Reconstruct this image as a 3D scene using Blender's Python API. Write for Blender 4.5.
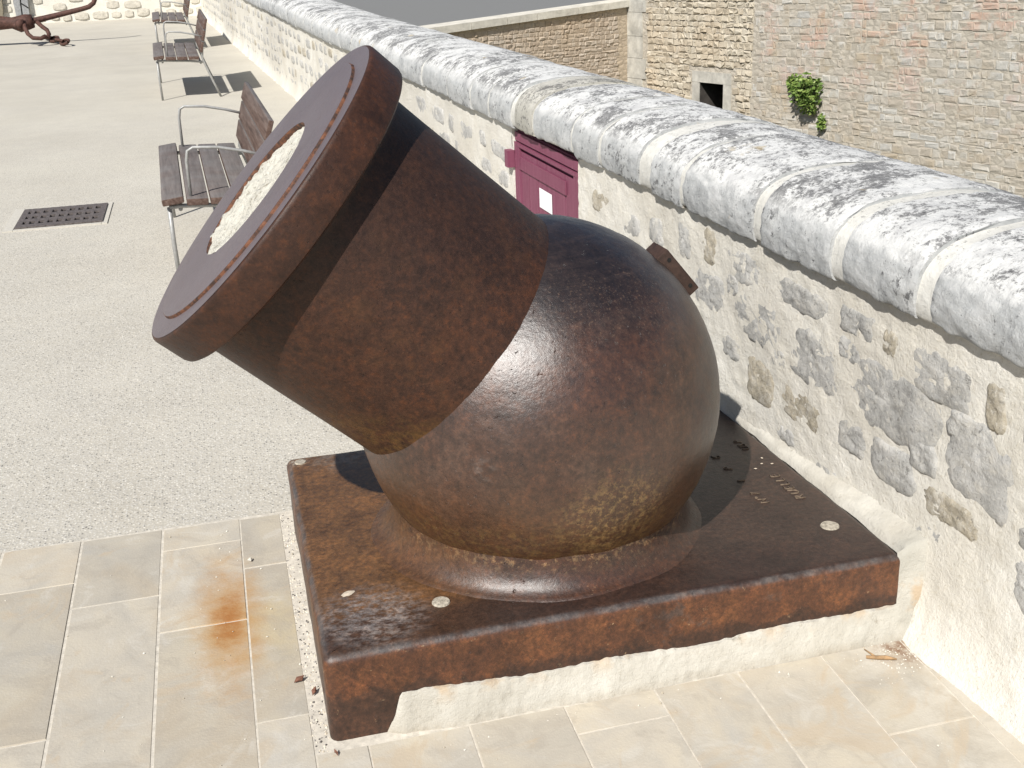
import bpy, bmesh, math, random
from mathutils import Vector, Matrix, noise
R = math.radians
random.seed(7)
for o in list(bpy.data.objects): bpy.data.objects.remove(o)
sc = bpy.context.scene
COL = sc.collection

# ------------------------------------------------------------------ camera
CAM = dict(f=1114.13, yaw=R(13.9925), pitch=R(20.2277), roll=R(2.3772), loc=Vector((-0.074, -2.039, 1.333)))
def cam_basis():
    y, p, r = CAM['yaw'], CAM['pitch'], CAM['roll']
    f = Vector((math.sin(y)*math.cos(p), math.cos(y)*math.cos(p), -math.sin(p)))
    rt = Vector((math.cos(y), -math.sin(y), 0))
    d = f.cross(rt)
    return f, math.cos(r)*rt+math.sin(r)*d, -math.sin(r)*rt+math.cos(r)*d
cf, cr, cd = cam_basis()
camd = bpy.data.cameras.new('camera'); cam = bpy.data.objects.new('camera', camd); COL.objects.link(cam)
camd.sensor_width = 36; camd.lens = CAM['f']/1024*36; camd.clip_start = .05; camd.clip_end = 3000
M = Matrix.Identity(4)
for i in range(3):
    M[i][0], M[i][1], M[i][2], M[i][3] = cr[i], -cd[i], -cf[i], CAM['loc'][i]
cam.matrix_world = M
sc.camera = cam
sc.render.resolution_x, sc.render.resolution_y = 1024, 768

# ------------------------------------------------------------------ sky, sun, exposure
SUN_AZ, SUN_EL = R(232), R(43)
S = Vector((math.cos(SUN_EL)*math.cos(SUN_AZ), math.cos(SUN_EL)*math.sin(SUN_AZ), math.sin(SUN_EL)))
w = bpy.data.worlds.new('World'); sc.world = w; w.use_nodes = True
wn = w.node_tree; wn.nodes.clear()
sky = wn.nodes.new('ShaderNodeTexSky'); sky.sky_type = 'NISHITA'; sky.sun_disc = False
sky.sun_elevation = SUN_EL; sky.sun_rotation = math.atan2(S.x, S.y); sky.air_density = 1.0; sky.dust_density = 1.0
bg = wn.nodes.new('ShaderNodeBackground'); bg.inputs[1].default_value = .062
wo = wn.nodes.new('ShaderNodeOutputWorld')
wn.links.new(sky.outputs[0], bg.inputs[0]); wn.links.new(bg.outputs[0], wo.inputs[0])
sl = bpy.data.lights.new('sun', 'SUN'); sl.energy = 5.0; sl.angle = R(.55); sl.color = (1, .965, .91)
so = bpy.data.objects.new('sun', sl); COL.objects.link(so); so.location = (-20, -25, 30)
so.rotation_euler = S.to_track_quat('Z', 'Y').to_euler()
vs = sc.view_settings
vs.view_transform = 'Standard'; vs.look = 'None'; vs.exposure = .26; vs.gamma = 1; vs.use_curve_mapping = False

# ------------------------------------------------------------------ geometry of the place
T = .2216            # plate top above the ground at its front left corner
SY = .047            # the terrace climbs away from the camera
def G(y): return -T + SY*y
def WX(y): return 1.442 - .0705*(y+.04)          # face of the parapet wall
def WP(y, off, h): return Vector((WX(y)+off, y, G(y)+h))
def ray(u, v): return (cf + cr*((u-512)/CAM['f']) + cd*((v-384)/CAM['f'])).normalized()
def on_plane(u, v, n, c):
    d = ray(u, v); o = CAM['loc']; n = Vector(n); return o + d*((c-n.dot(o))/n.dot(d))
def on_ground(u, v, h=0): return on_plane(u, v, (0, -SY, 1), -T+h)
def nz(x, y, z, s=1.0, o=0.0): return noise.noise(Vector((x*s+o, y*s+o*1.7, z*s-o)))

# ------------------------------------------------------------------ node helper
class NT:
    def __init__(s, name, rough=.8, spec=.5):
        s.m = bpy.data.materials.new(name); s.m.use_nodes = True
        s.t = s.m.node_tree; s.b = s.t.nodes['Principled BSDF']
        s.b.inputs['Roughness'].default_value = rough
        s.b.inputs['Specular IOR Level'].default_value = spec
        g = s.t.nodes.new('ShaderNodeNewGeometry'); s.pos = g.outputs['Position']; s.nor = g.outputs['Normal']; s.isl = g.outputs['Random Per Island']
        s.nrm = None
    def n(s, t, **k):
        x = s.t.nodes.new(t)
        for a, b in k.items(): setattr(x, a, b)
        return x
    def put(s, sock, v):
        if isinstance(v, bpy.types.NodeSocket): s.t.links.new(v, sock)
        elif isinstance(v, (tuple, list)) and len(v) == 3 and sock.type == 'RGBA': sock.default_value = (*v, 1)
        else: sock.default_value = v
    def map(s, v=None, scale=(1, 1, 1), rot=(0, 0, 0), loc=(0, 0, 0)):
        x = s.n('ShaderNodeMapping'); s.put(x.inputs[0], v or s.pos)
        x.inputs['Scale'].default_value = scale; x.inputs['Rotation'].default_value = rot; x.inputs['Location'].default_value = loc
        return x.outputs[0]
    def noise(s, scale, detail=4, rough=.55, v=None, dist=0):
        x = s.n('ShaderNodeTexNoise'); s.put(x.inputs['Vector'], v or s.pos)
        x.inputs['Scale'].default_value = scale; x.inputs['Detail'].default_value = detail; x.inputs['Roughness'].default_value = rough; x.inputs['Distortion'].default_value = dist
        return x.outputs[0]
    def vor(s, scale, feature='F1', v=None, out=0):
        x = s.n('ShaderNodeTexVoronoi', feature=feature); s.put(x.inputs['Vector'], v or s.pos); x.inputs['Scale'].default_value = scale
        return x.outputs[out]
    def ramp(s, f, stops, interp='LINEAR'):
        x = s.n('ShaderNodeValToRGB'); s.put(x.inputs[0], f); e = x.color_ramp; e.interpolation = interp
        while len(e.elements) > len(stops): e.elements.remove(e.elements[-1])
        while len(e.elements) < len(stops): e.elements.new(1)
        for el, (p, c) in zip(e.elements, stops):
            el.position = p; el.color = (c, c, c, 1) if not isinstance(c, (tuple, list)) else (*c, 1)
        return x.outputs[0]
    def mix(s, f, a, b, mode='MIX'):
        x = s.n('ShaderNodeMix', data_type='RGBA', blend_type=mode)
        s.put(x.inputs[0], f); s.put(x.inputs[6], a); s.put(x.inputs[7], b); return x.outputs[2]
    def math(s, op, a, b=0, c=0):
        x = s.n('ShaderNodeMath', operation=op); s.put(x.inputs[0], a); s.put(x.inputs[1], b); s.put(x.inputs[2], c); return x.outputs[0]
    def sep(s, v=None):
        x = s.n('ShaderNodeSeparateXYZ'); s.put(x.inputs[0], v or s.pos); return x.outputs
    def band(s, v, a, b):                       # 0 at a, 1 at b, smooth
        x = s.n('ShaderNodeMapRange', interpolation_type='SMOOTHSTEP'); s.put(x.inputs[0], v)
        x.inputs[1].default_value = a; x.inputs[2].default_value = b; return x.outputs[0]
    def blob(s, c, r0, r1):                     # 1 inside r0 fading to 0 at r1 round a point
        x = s.n('ShaderNodeVectorMath', operation='DISTANCE'); s.put(x.inputs[0], s.pos); x.inputs[1].default_value = c
        return s.band(x.outputs['Value'], r1, r0)
    def attr(s, name):
        x = s.n('ShaderNodeAttribute', attribute_name=name); return x.outputs
    def bump(s, h, dist, strength=1.0):
        x = s.n('ShaderNodeBump'); x.inputs['Distance'].default_value = dist; x.inputs['Strength'].default_value = strength
        s.put(x.inputs['Height'], h)
        if s.nrm: s.put(x.inputs['Normal'], s.nrm)
        s.nrm = x.outputs[0]
    def done(s, col, rough=None):
        s.put(s.b.inputs['Base Color'], col)
        if rough is not None: s.put(s.b.inputs['Roughness'], rough)
        if s.nrm: s.put(s.b.inputs['Normal'], s.nrm)
        return s.m

# ------------------------------------------------------------------ object helpers
ORG = {}
def tag(o, label=None, cat=None, group=None, kind=None):
    for k, v in (('label', label), ('category', cat), ('group', group), ('kind', kind)):
        if v: o[k] = v
    return o
def thing(name, loc, label, cat, group=None):
    o = bpy.data.objects.new(name, None); COL.objects.link(o); o.location = loc; o.empty_display_size = .1
    ORG[o.name] = Vector(loc); return tag(o, label, cat, group)
def link(name, me, parent=None, loc=None):
    o = bpy.data.objects.new(name, me); COL.objects.link(o)
    if parent: o.parent = parent; ORG[o.name] = ORG.get(parent.name, Vector())
    if loc is not None: o.location = loc
    return o
def mesh(name, V, F, mat, parent=None, smooth=False, sharp=None):
    """V in world coordinates; parts are stored relative to their thing's base."""
    off = ORG.get(parent.name, Vector()) if parent else Vector()
    me = bpy.data.meshes.new(name)
    me.from_pydata([tuple(Vector(v)-off) for v in V], [], F); me.update()
    bm = bmesh.new(); bm.from_mesh(me); bmesh.ops.recalc_face_normals(bm, faces=bm.faces); bm.to_mesh(me); bm.free()
    if mat: me.materials.append(mat)
    if smooth:
        me.polygons.foreach_set('use_smooth', [True]*len(me.polygons))
        if sharp: me.set_sharp_from_angle(angle=R(sharp))
    return link(name, me, parent)
class MB:
    def __init__(s): s.V = []; s.F = []
    def add(s, V, F):
        k = len(s.V); s.V += [Vector(v) for v in V]; s.F += [tuple(i+k for i in f) for f in F]; return s
    def box(s, lo, hi, M=None):
        a, b = Vector(lo), Vector(hi)
        V = [Vector((x, y, z)) for x in (a.x, b.x) for y in (a.y, b.y) for z in (a.z, b.z)]
        if M: V = [M @ v for v in V]
        return s.add(V, [(0, 1, 3, 2), (4, 6, 7, 5), (0, 4, 5, 1), (2, 3, 7, 6), (0, 2, 6, 4), (1, 5, 7, 3)])
    def cbox(s, lo, hi, ch=.003, M=None):        # box with bevelled edges
        bm = bmesh.new(); bmesh.ops.create_cube(bm, size=1)
        a, b = Vector(lo), Vector(hi)
        for v in bm.verts: v.co = Vector((a[i]+(v.co[i]+.5)*(b[i]-a[i]) for i in range(3)))
        bmesh.ops.bevel(bm, geom=list(bm.edges), offset=ch, segments=2, affect='EDGES', profile=.6)
        bm.verts.index_update()
        V = [v.co.copy() for v in bm.verts]; F = [tuple(v.index for v in f.verts) for f in bm.faces]; bm.free()
        if M: V = [M @ v for v in V]
        return s.add(V, F)
    def tube(s, pts, rad, n=8, close=True):
        pts = [Vector(p) for p in pts]; rad = rad if isinstance(rad, (list, tuple)) else [rad]*len(pts)
        V = []; F = []; up = None
        for i, p in enumerate(pts):
            t = (pts[min(i+1, len(pts)-1)]-pts[max(i-1, 0)]).normalized()
            if up is None: up = t.orthogonal().normalized()
            u = (up - t*up.dot(t)).normalized(); v = t.cross(u); up = u
            for k in range(n):
                a = 2*math.pi*k/n; V.append(p+(u*math.cos(a)+v*math.sin(a))*rad[i])
        for i in range(len(pts)-1):
            for k in range(n):
                F.append((i*n+k, i*n+(k+1) % n, (i+1)*n+(k+1) % n, (i+1)*n+k))
        if close: F.append(tuple(range(n-1, -1, -1))); F.append(tuple((len(pts)-1)*n+k for k in range(n)))
        return s.add(V, F)
    def build(s, name, mat, parent=None, smooth=False, sharp=None): return mesh(name, s.V, s.F, mat, parent, smooth, sharp)
def grid(nu, nv, fn, wrap=False):
    V = [fn(i, j) for i in range(nu) for j in range(nv)]; F = []
    for i in range(nu-1):
        for j in range(nv if wrap else nv-1):
            j2 = (j+1) % nv
            F.append((i*nv+j, (i+1)*nv+j, (i+1)*nv+j2, i*nv+j2))
    return V, F

# ------------------------------------------------------------------ materials
def iron(name, warm=.5, face=False, wet=.42):
    t = NT(name, .45, .55)
    n1 = t.noise(6, 8, .72); n2 = t.noise(44, 8, .76); n3 = t.noise(150, 5, .75); n4 = t.noise(2.2, 3, .5)
    dark, mid, org, pale = (.018, .0105, .009), (.060, .028, .018), (.125, .048, .019), (.21, .12, .065)
    c = t.ramp(n1, [(.30, (.034, .0175, .013)), (.50, mid), (.70, (.084, .033, .0165))])
    c = t.mix(t.ramp(n2, [(.50, 0), (.64, .85)]), c, (.118, .043, .0175))
    c = t.mix(t.ramp(n2, [(.34, .7), (.46, 0)]), c, dark)
    c = t.mix(t.ramp(n3, [(.60, 0), (.72, .55)]), c, pale)
    c = t.mix(t.ramp(n3, [(.30, .75), (.42, 0)]), c, (.013, .009, .008))
    t.bump(n3, .0009, .8); t.bump(t.noise(45, 6, .7), .0012, .6); t.bump(t.vor(70), .0005, .5); t.bump(t.ramp(t.noise(75, 5, .7), [(.28, 0), (.36, 1)]), .0014, .8)
    rg = t.math('MULTIPLY_ADD', n2, .30, wet-.13)
    return t, c, rg, (n1, n2, n3, n4)

def grain(t, c, lo=.66, hi=1.36, big=1.0):
    g1 = t.ramp(t.noise(70, 8, .82), [(.38, (lo, lo, lo)), (.5, (.95, .95, .95)), (.62, (hi, hi*.93, hi*.86))])
    g2 = t.ramp(t.noise(9, 7, .74, v=t.map(loc=(4, 8, 1))), [(.36, (.70, .69, .69)), (.5, (1, 1, 1)), (.64, (1.32, 1.25, 1.15))])
    c = t.mix(big, t.mix(1, c, g1, 'MULTIPLY'), g2, 'MULTIPLY')
    return t.mix(1, c, (.80, .77, .74), 'MULTIPLY')
def m_barrel():
    t, c, rg, (n1, n2, n3, n4) = iron('iron_barrel', wet=.52); t.b.inputs['Specular IOR Level'].default_value = .32
    c = t.mix(.28, c, (.053, .0265, .019)); c = t.mix(t.ramp(t.noise(10, 8, .78), [(.52, 0), (.66, .5)]), c, (.10, .048, .024))
    x, y, z = t.sep()
    c = t.mix(t.math('MULTIPLY', t.band(z, .62, .88), .55), c, (.032, .020, .018))
    c = t.mix(t.math('MULTIPLY', t.band(z, .47, .39), t.ramp(t.noise(30, 6, .75), [(.42, 0), (.6, .6)])), c, (.20, .115, .035))
    c = t.mix(t.math('MULTIPLY', t.band(z, .58, .36), t.ramp(n1, [(.35, .0), (.7, .65)])), c, (.13, .055, .02))
    return t.done(grain(t, c, .66, 1.36, .45), rg)
def m_ring():
    t, c, rg, (n1, n2, n3, n4) = iron('iron_muzzle_band', wet=.5)
    c = t.mix(.45, c, (.056, .026, .018)); t.b.inputs['Specular IOR Level'].default_value = .35
    return t.done(grain(t, c, .75, 1.25), rg)
def m_face():
    t, c, rg, (n1, n2, n3, n4) = iron('iron_muzzle_face', wet=.46)
    c = t.mix(t.ramp(t.noise(9, 7, .75), [(.35, .95), (.68, .80)]), c, t.mix(t.noise(4, 5, .6), (.110, .090, .098), (.155, .130, .140)))
    return t.done(c, t.math('MULTIPLY_ADD', n2, .18, .38))
def m_rustlip():
    t, c, rg, _ = iron('iron_rusted_step', wet=.7)
    c = t.mix(t.ramp(t.noise(50, 6, .75), [(.42, .0), (.58, .8)]), (.035, .018, .013), (.19, .072, .032)); return t.done(c, .8)
def m_chamber():
    t, c, rg, (n1, n2, n3, n4) = iron('iron_chamber', wet=.40); t.b.inputs['Specular IOR Level'].default_value = .8
    c = t.mix(.30, c, (.056, .034, .027)); c = t.mix(t.ramp(t.noise(11, 8, .78), [(.50, 0), (.64, .5)]), c, (.105, .068, .052)); c = t.mix(t.ramp(t.noise(16, 8, .8, v=t.map(loc=(5, 2, 1))), [(.34, .7), (.45, 0)]), c, (.024, .014, .012))
    x, y, z = t.sep()
    # dark crown with vertical drip marks
    drip = t.noise(1, 5, .7, v=t.map(scale=(26, 26, 2.2)))
    zz = t.math('ADD', z, t.math('MULTIPLY', t.math('SUBTRACT', drip, .5), .16))
    c = t.mix(t.math('MULTIPLY', t.band(zz, .55, .70), .90), c, (.016, .013, .0145))
    c = t.mix(t.math('MULTIPLY', t.band(zz, .74, .66), t.math('MULTIPLY', t.band(zz, .56, .62), t.ramp(n3, [(.56, 0), (.66, .7)]))), c, (.17, .12, .085))
    rings = t.noise(1, 5, .7, v=t.map(scale=(3, 3, 85)))
    c = t.mix(t.math('MULTIPLY', t.band(zz, .50, .66), t.ramp(rings, [(.48, 0), (.66, .28)])), c, (.085, .062, .055))
    # orange and ochre lower down, lichen crust low on the front
    low = t.band(t.math('ADD', z, t.math('MULTIPLY', t.math('SUBTRACT', n1, .5), .22)), .34, .14)
    c = t.mix(t.math('MULTIPLY', low, .6), c, (.125, .058, .022))
    rgt = t.band(x, .72, 1.0)
    c = t.mix(t.math('MULTIPLY', rgt, t.ramp(n1, [(.35, .1), (.65, .6)])), c, (.10, .058, .026))
    lic = t.math('MULTIPLY', t.blob((.68, .06, .16), .04, .20), t.ramp(t.noise(62, 6, .8), [(.50, 0), (.57, 1)]))
    c = t.mix(t.math('MULTIPLY', lic, .9), c, (.30, .195, .08))
    seam = t.math('MULTIPLY', t.band(zz, .21, .13), t.ramp(t.noise(50, 6, .8), [(.48, 0), (.58, 1)]))
    c = t.mix(t.math('MULTIPLY', seam, .55), c, (.20, .125, .045))
    scuff = t.math('MULTIPLY', t.blob((.39, .10, .335), .008, .045), t.ramp(t.noise(30, 4, .6, v=t.map(scale=(1, 1, 1.8))), [(.45, 0), (.60, 1)]))
    c = t.mix(t.math('MULTIPLY', scuff, .35), c, (.26, .23, .22))
    t.b.inputs['Coat Weight'].default_value = .06; t.b.inputs['Coat Roughness'].default_value = .42
    return t.done(grain(t, c, .66, 1.38, .7), t.math('MULTIPLY_ADD', n2, .22, .25))
def m_foot():
    t, c, rg, (n1, n2, n3, n4) = iron('iron_foot', wet=.36); t.b.inputs['Specular IOR Level'].default_value = .7
    x, y, z = t.sep()
    c = t.mix(.4, c, (.056, .031, .024))
    c = t.mix(t.math('MULTIPLY', t.band(z, .03, .085), t.ramp(t.noise(60, 6, .8), [(.52, 0), (.60, .8)])), c, (.26, .17, .09))
    c = t.mix(t.ramp(t.noise(110, 4, .7), [(.62, 0), (.70, .6)]), c, (.24, .18, .12))
    c = t.mix(t.math('MULTIPLY', t.band(x, .50, .2), t.ramp(n1, [(.35, .3), (.6, .9)])), c, (.13, .066, .027))
    return t.done(grain(t, c), t.math('MULTIPLY_ADD', n2, .3, .25))
def m_plate():
    t, c, rg, (n1, n2, n3, n4) = iron('iron_plate', wet=.45)
    x, y, z = t.sep()
    nzv = t.sep(t.nor)[2]
    top = t.band(nzv, .55, .85)
    streak = t.math('ADD', t.math('MULTIPLY', t.noise(1, 6, .7, v=t.map(scale=(7, 48, 8))), .45), t.math('MULTIPLY', t.noise(18, 7, .75), .55))
    wob = t.math('ADD', x, t.math('MULTIPLY', t.math('SUBTRACT', n4, .5), .5))
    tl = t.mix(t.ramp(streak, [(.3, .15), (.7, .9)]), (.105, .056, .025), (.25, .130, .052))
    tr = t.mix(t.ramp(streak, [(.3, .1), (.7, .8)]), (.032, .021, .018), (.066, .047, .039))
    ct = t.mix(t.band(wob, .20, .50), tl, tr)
    ct = t.mix(t.math('MULTIPLY', t.band(t.math('ADD', y, t.math('MULTIPLY', n1, .12)), .27, .15), .8), ct, (.034, .021, .019))
    ct = t.mix(t.ramp(n2, [(.35, .5), (.6, .05)]), ct, c)
    ct = t.mix(t.math('MULTIPLY', t.blob((.12, .14, 0), .05, .17), t.ramp(t.noise(30, 7, .8, v=t.map(scale=(1, 1.6, 1))), [(.44, 0), (.58, .9)])), ct, (.27, .25, .25))
    ct = t.mix(t.math('MULTIPLY', t.blob((.17, 1.06, 0), .02, .16), t.ramp(t.noise(26, 6, .75), [(.42, 0), (.62, .7)])), ct, (.30, .27, .24))
    ct = t.mix(t.math('MULTIPLY', t.blob((.03, 1.05, 0), .005, .04), t.ramp(t.noise(90, 4, .7), [(.42, 0), (.55, .9)])), ct, (.36, .34, .30))
    vs_ = t.noise(1, 7, .74, v=t.map(scale=(12, 12, 8)))
    cs = t.ramp(vs_, [(.34, (.070, .030, .018)), (.50, (.125, .050, .023)), (.64, (.19, .078, .032))])
    cs = t.mix(.30, cs, c)
    lowz = t.band(t.math('ADD', z, t.math('MULTIPLY', t.math('SUBTRACT', t.noise(12, 6, .7), .5), .16)), -.095, -.118)
    cs = t.mix(t.math('MULTIPLY', lowz, .85), cs, t.ramp(n2, [(.35, (.030, .016, .012)), (.65, (.068, .034, .022))]))
    cs = t.mix(t.ramp(t.noise(7, 6, .7), [(.60, 0), (.68, .55)]), cs, (.075, .068, .066))
    cs = t.mix(t.ramp(t.noise(34, 6, .8), [(.63, 0), (.69, .9)]), cs, (.44, .33, .20))
    cc = t.mix(top, cs, ct)
    # steel-grey arris
    rim = t.math('MULTIPLY', t.band(nzv, .35, .65), t.band(nzv, .99, .85))
    cc = t.mix(t.math('MULTIPLY', rim, t.ramp(t.noise(11, 6, .72), [(.40, .10), (.58, .9)])), cc, (.095, .088, .090))
    return t.done(grain(t, cc, .58, 1.55), t.math('MULTIPLY_ADD', n2, .30, .30))
def simple(name, col, var=.15, scale=30, rough=.8, bumpd=0, spec=.4, metal=0):
    t = NT(name, rough, spec); n = t.noise(scale, 5, .6)
    c = t.mix(t.ramp(n, [(.3, 0), (.7, 1)]), tuple(a*(1-var) for a in col), tuple(min(1, a*(1+var)) for a in col))
    if bumpd: t.bump(n, bumpd, .8)
    t.b.inputs['Metallic'].default_value = metal
    return t.done(c)

def m_cement():
    t = NT('cement_fill', .95, .2); n = t.noise(60, 5, .7); n2 = t.noise(9, 4, .6)
    c = t.mix(t.ramp(n2, [(.35, 0), (.7, 1)]), (.60, .58, .51), (.49, .47, .41))
    c = t.mix(t.ramp(n, [(.34, .85), (.43, 0)]), c, (.22, .19, .14))
    t.bump(n, .010, 1); return t.done(c)
def m_bedding():
    t = NT('cement_bedding', .95, .2); n = t.noise(70, 6, .65); n2 = t.noise(7, 5, .6); n3 = t.noise(3.1, 4, .6)
    x, y, z = t.sep()
    c = t.mix(t.ramp(n2, [(.35, 0), (.65, 1)]), (.45, .425, .37), (.55, .53, .475))
    c = t.mix(t.math('MULTIPLY', t.band(x, 1.12, 1.34), t.math('MULTIPLY', t.band(y, .1, -.02), t.ramp(n3, [(.40, .25), (.52, .9)]))), c, (.36, .35, .31))
    c = t.mix(t.math('MULTIPLY', t.band(z, -.185, -.222), t.ramp(t.noise(16, 6, .75), [(.35, .1), (.6, .8)])), c, (.33, .285, .22))
    c = t.mix(t.math('MULTIPLY', t.math('MULTIPLY', t.band(z, -.17, -.115), t.band(z, -.04, -.08)), t.ramp(t.noise(14, 4, .6), [(.5, 0), (.62, .5)])), c, (.42, .26, .11))
    c = t.mix(t.ramp(t.noise(25, 6, .8), [(.30, .7), (.40, 0)]), c, (.27, .24, .19))
    t.bump(n, .003, .9); t.bump(t.noise(30, 7, .75), .006, .8); return t.done(c)
def m_mortar():
    t = NT('wall_lime_mortar', .95, .2); n = t.noise(95, 6, .7); n2 = t.noise(10, 5, .6); n3 = t.noise(2.5, 4, .6)
    c = t.mix(t.ramp(n2, [(.35, 0), (.65, 1)]), (.63, .60, .53), (.72, .70, .645))
    c = t.mix(t.ramp(n3, [(.48, 0), (.66, .6)]), c, (.54, .505, .435))
    c = t.mix(t.ramp(n, [(.56, 0), (.70, .6)]), c, (.44, .385, .29))
    c = t.mix(t.ramp(t.noise(40, 5, .8), [(.27, .7), (.33, 0)]), c, (.28, .25, .20))
    t.bump(n, .004, 1); t.bump(t.noise(38, 7, .75), .006, .8); return t.done(c)
def m_stone():
    t = NT('wall_grey_limestone', .9, .25); n = t.noise(55, 7, .72); n2 = t.noise(12, 5, .65); v = t.attr('tone')[2]
    c = t.ramp(n2, [(.32, (.28, .275, .262)), (.5, (.40, .395, .378)), (.68, (.52, .51, .485))])
    ol = t.mix(1, c, (.88, .80, .66), 'MULTIPLY')
    c = t.mix(t.ramp(v, [(.72, 0), (.86, 1)]), c, ol)
    c = t.mix(1, c, t.ramp(v, [(0, .92), (.6, 1.25)]), 'MULTIPLY')
    c = t.mix(t.ramp(n, [(.34, .75), (.44, 0)]), c, (.15, .145, .135)); c = t.mix(t.ramp(t.noise(85, 6, .8), [(.54, 0), (.64, .6)]), c, (.62, .60, .55))
    c = t.mix(t.ramp(t.noise(18, 7, .78), [(.50, 0), (.66, .85)]), c, (.58, .555, .50))
    t.bump(n, .005, 1); t.bump(t.noise(24, 7, .78), .012, .9); return t.done(c)
def m_coping():
    t = NT('coping_limestone_lichen', .92, .2)
    x, y, z = t.sep(); up = t.sep(t.nor)[2]; v = t.attr('tone')[2]
    n = t.noise(70, 7, .75); n2 = t.noise(11, 7, .7)
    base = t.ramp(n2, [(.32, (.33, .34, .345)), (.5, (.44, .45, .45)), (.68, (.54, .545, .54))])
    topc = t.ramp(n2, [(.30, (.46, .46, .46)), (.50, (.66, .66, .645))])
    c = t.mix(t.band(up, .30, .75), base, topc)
    c = t.mix(t.ramp(v, [(.88, 0), (.9, .55)]), c, (.40, .37, .29))
    c = t.mix(t.ramp(n, [(.54, 0), (.68, .5)]), c, (.62, .62, .61))
    big = t.noise(3.6, 4, .6); mid = t.noise(13, 5, .65)
    lf = t.noise(62, 8, .84, dist=.3)
    th = t.math('ADD', lf, t.math('ADD', t.math('MULTIPLY', t.math('SUBTRACT', big, .5), .50), t.math('MULTIPLY', t.math('SUBTRACT', mid, .5), .55)))
    lich = t.math('MULTIPLY', t.ramp(th, [(.49, 0), (.56, 1)]), t.band(up, .42, .82))
    c = t.mix(t.math('MULTIPLY', lich, t.ramp(n, [(.3, .95), (.75, .45)])), c, (.045, .045, .049))
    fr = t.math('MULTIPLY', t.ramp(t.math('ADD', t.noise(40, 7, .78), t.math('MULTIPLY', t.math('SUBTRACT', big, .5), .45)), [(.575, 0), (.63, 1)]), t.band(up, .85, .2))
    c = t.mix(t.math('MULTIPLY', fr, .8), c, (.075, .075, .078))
    och = t.ramp(t.noise(7, 3, .5, v=t.map(loc=(3, 1, 9))), [(.69, 0), (.73, .5)])
    c = t.mix(och, c, (.46, .35, .17))
    c = t.mix(t.ramp(n, [(.28, .7), (.38, 0)]), c, (.17, .17, .17))
    t.bump(n, .004, 1); t.bump(t.noise(26, 7, .75), .008, .8); return t.done(c)
def m_cjoint():
    t = NT('coping_joint_lime', .95, .2); n = t.noise(45, 7, .75); n2 = t.noise(9, 5, .65); up = t.sep(t.nor)[2]
    c = t.mix(t.ramp(n2, [(.35, 0), (.65, 1)]), (.53, .52, .48), (.65, .64, .60))
    c = t.mix(t.ramp(n, [(.53, 0), (.66, .6)]), c, (.42, .42, .40))
    c = t.mix(t.math('MULTIPLY', t.band(up, .5, .9), t.ramp(t.noise(60, 7, .8), [(.56, 0), (.62, .7)])), c, (.10, .10, .10))
    t.bump(n, .005, 1); return t.done(c)
def m_ground():
    t = NT('aggregate_concrete', .92, .25)
    vd = t.n('ShaderNodeTexVoronoi', feature='F1'); t.put(vd.inputs['Vector'], t.pos); vd.inputs['Scale'].default_value = 130
    vcol = t.sep(vd.outputs['Color'])[0]; dist = vd.outputs['Distance']
    n = t.noise(1.1, 6, .68); n2 = t.noise(5, 6, .7); fine = t.noise(240, 3, .6)
    c = t.mix(t.ramp(n, [(.35, 0), (.65, 1)]), (.44, .41, .35), (.51, .48, .415))
    c = t.mix(t.ramp(n2, [(.4, 0), (.7, .5)]), c, (.42, .40, .355))
    y = t.sep()[1]
    far = t.noise(1, 6, .68, v=t.map(scale=(.5, 1.0, 1)))
    c = t.mix(t.math('MULTIPLY', t.band(y, 3, 8), t.ramp(far, [(.40, 0), (.66, .45)])), c, (.55, .52, .44))
    stone = t.ramp(vcol, [(0, (.12, .115, .11)), (.12, (.26, .25, .23)), (.3, (.48, .46, .42)), (.8, (.60, .58, .53)), (1, (.72, .68, .60))])
    near = t.math('MULTIPLY', t.ramp(dist, [(.30, 1), (.50, 0)]), t.band(y, 14, 3))
    c = t.mix(t.math('MULTIPLY', near, .9), c, stone)
    c = t.mix(t.ramp(fine, [(.25, .4), (.42, 0)]), c, (.30, .28, .25))
    t.bump(t.math('SUBTRACT', .6, dist), .0018, .6); t.bump(fine, .0012, .6); return t.done(c)
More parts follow.
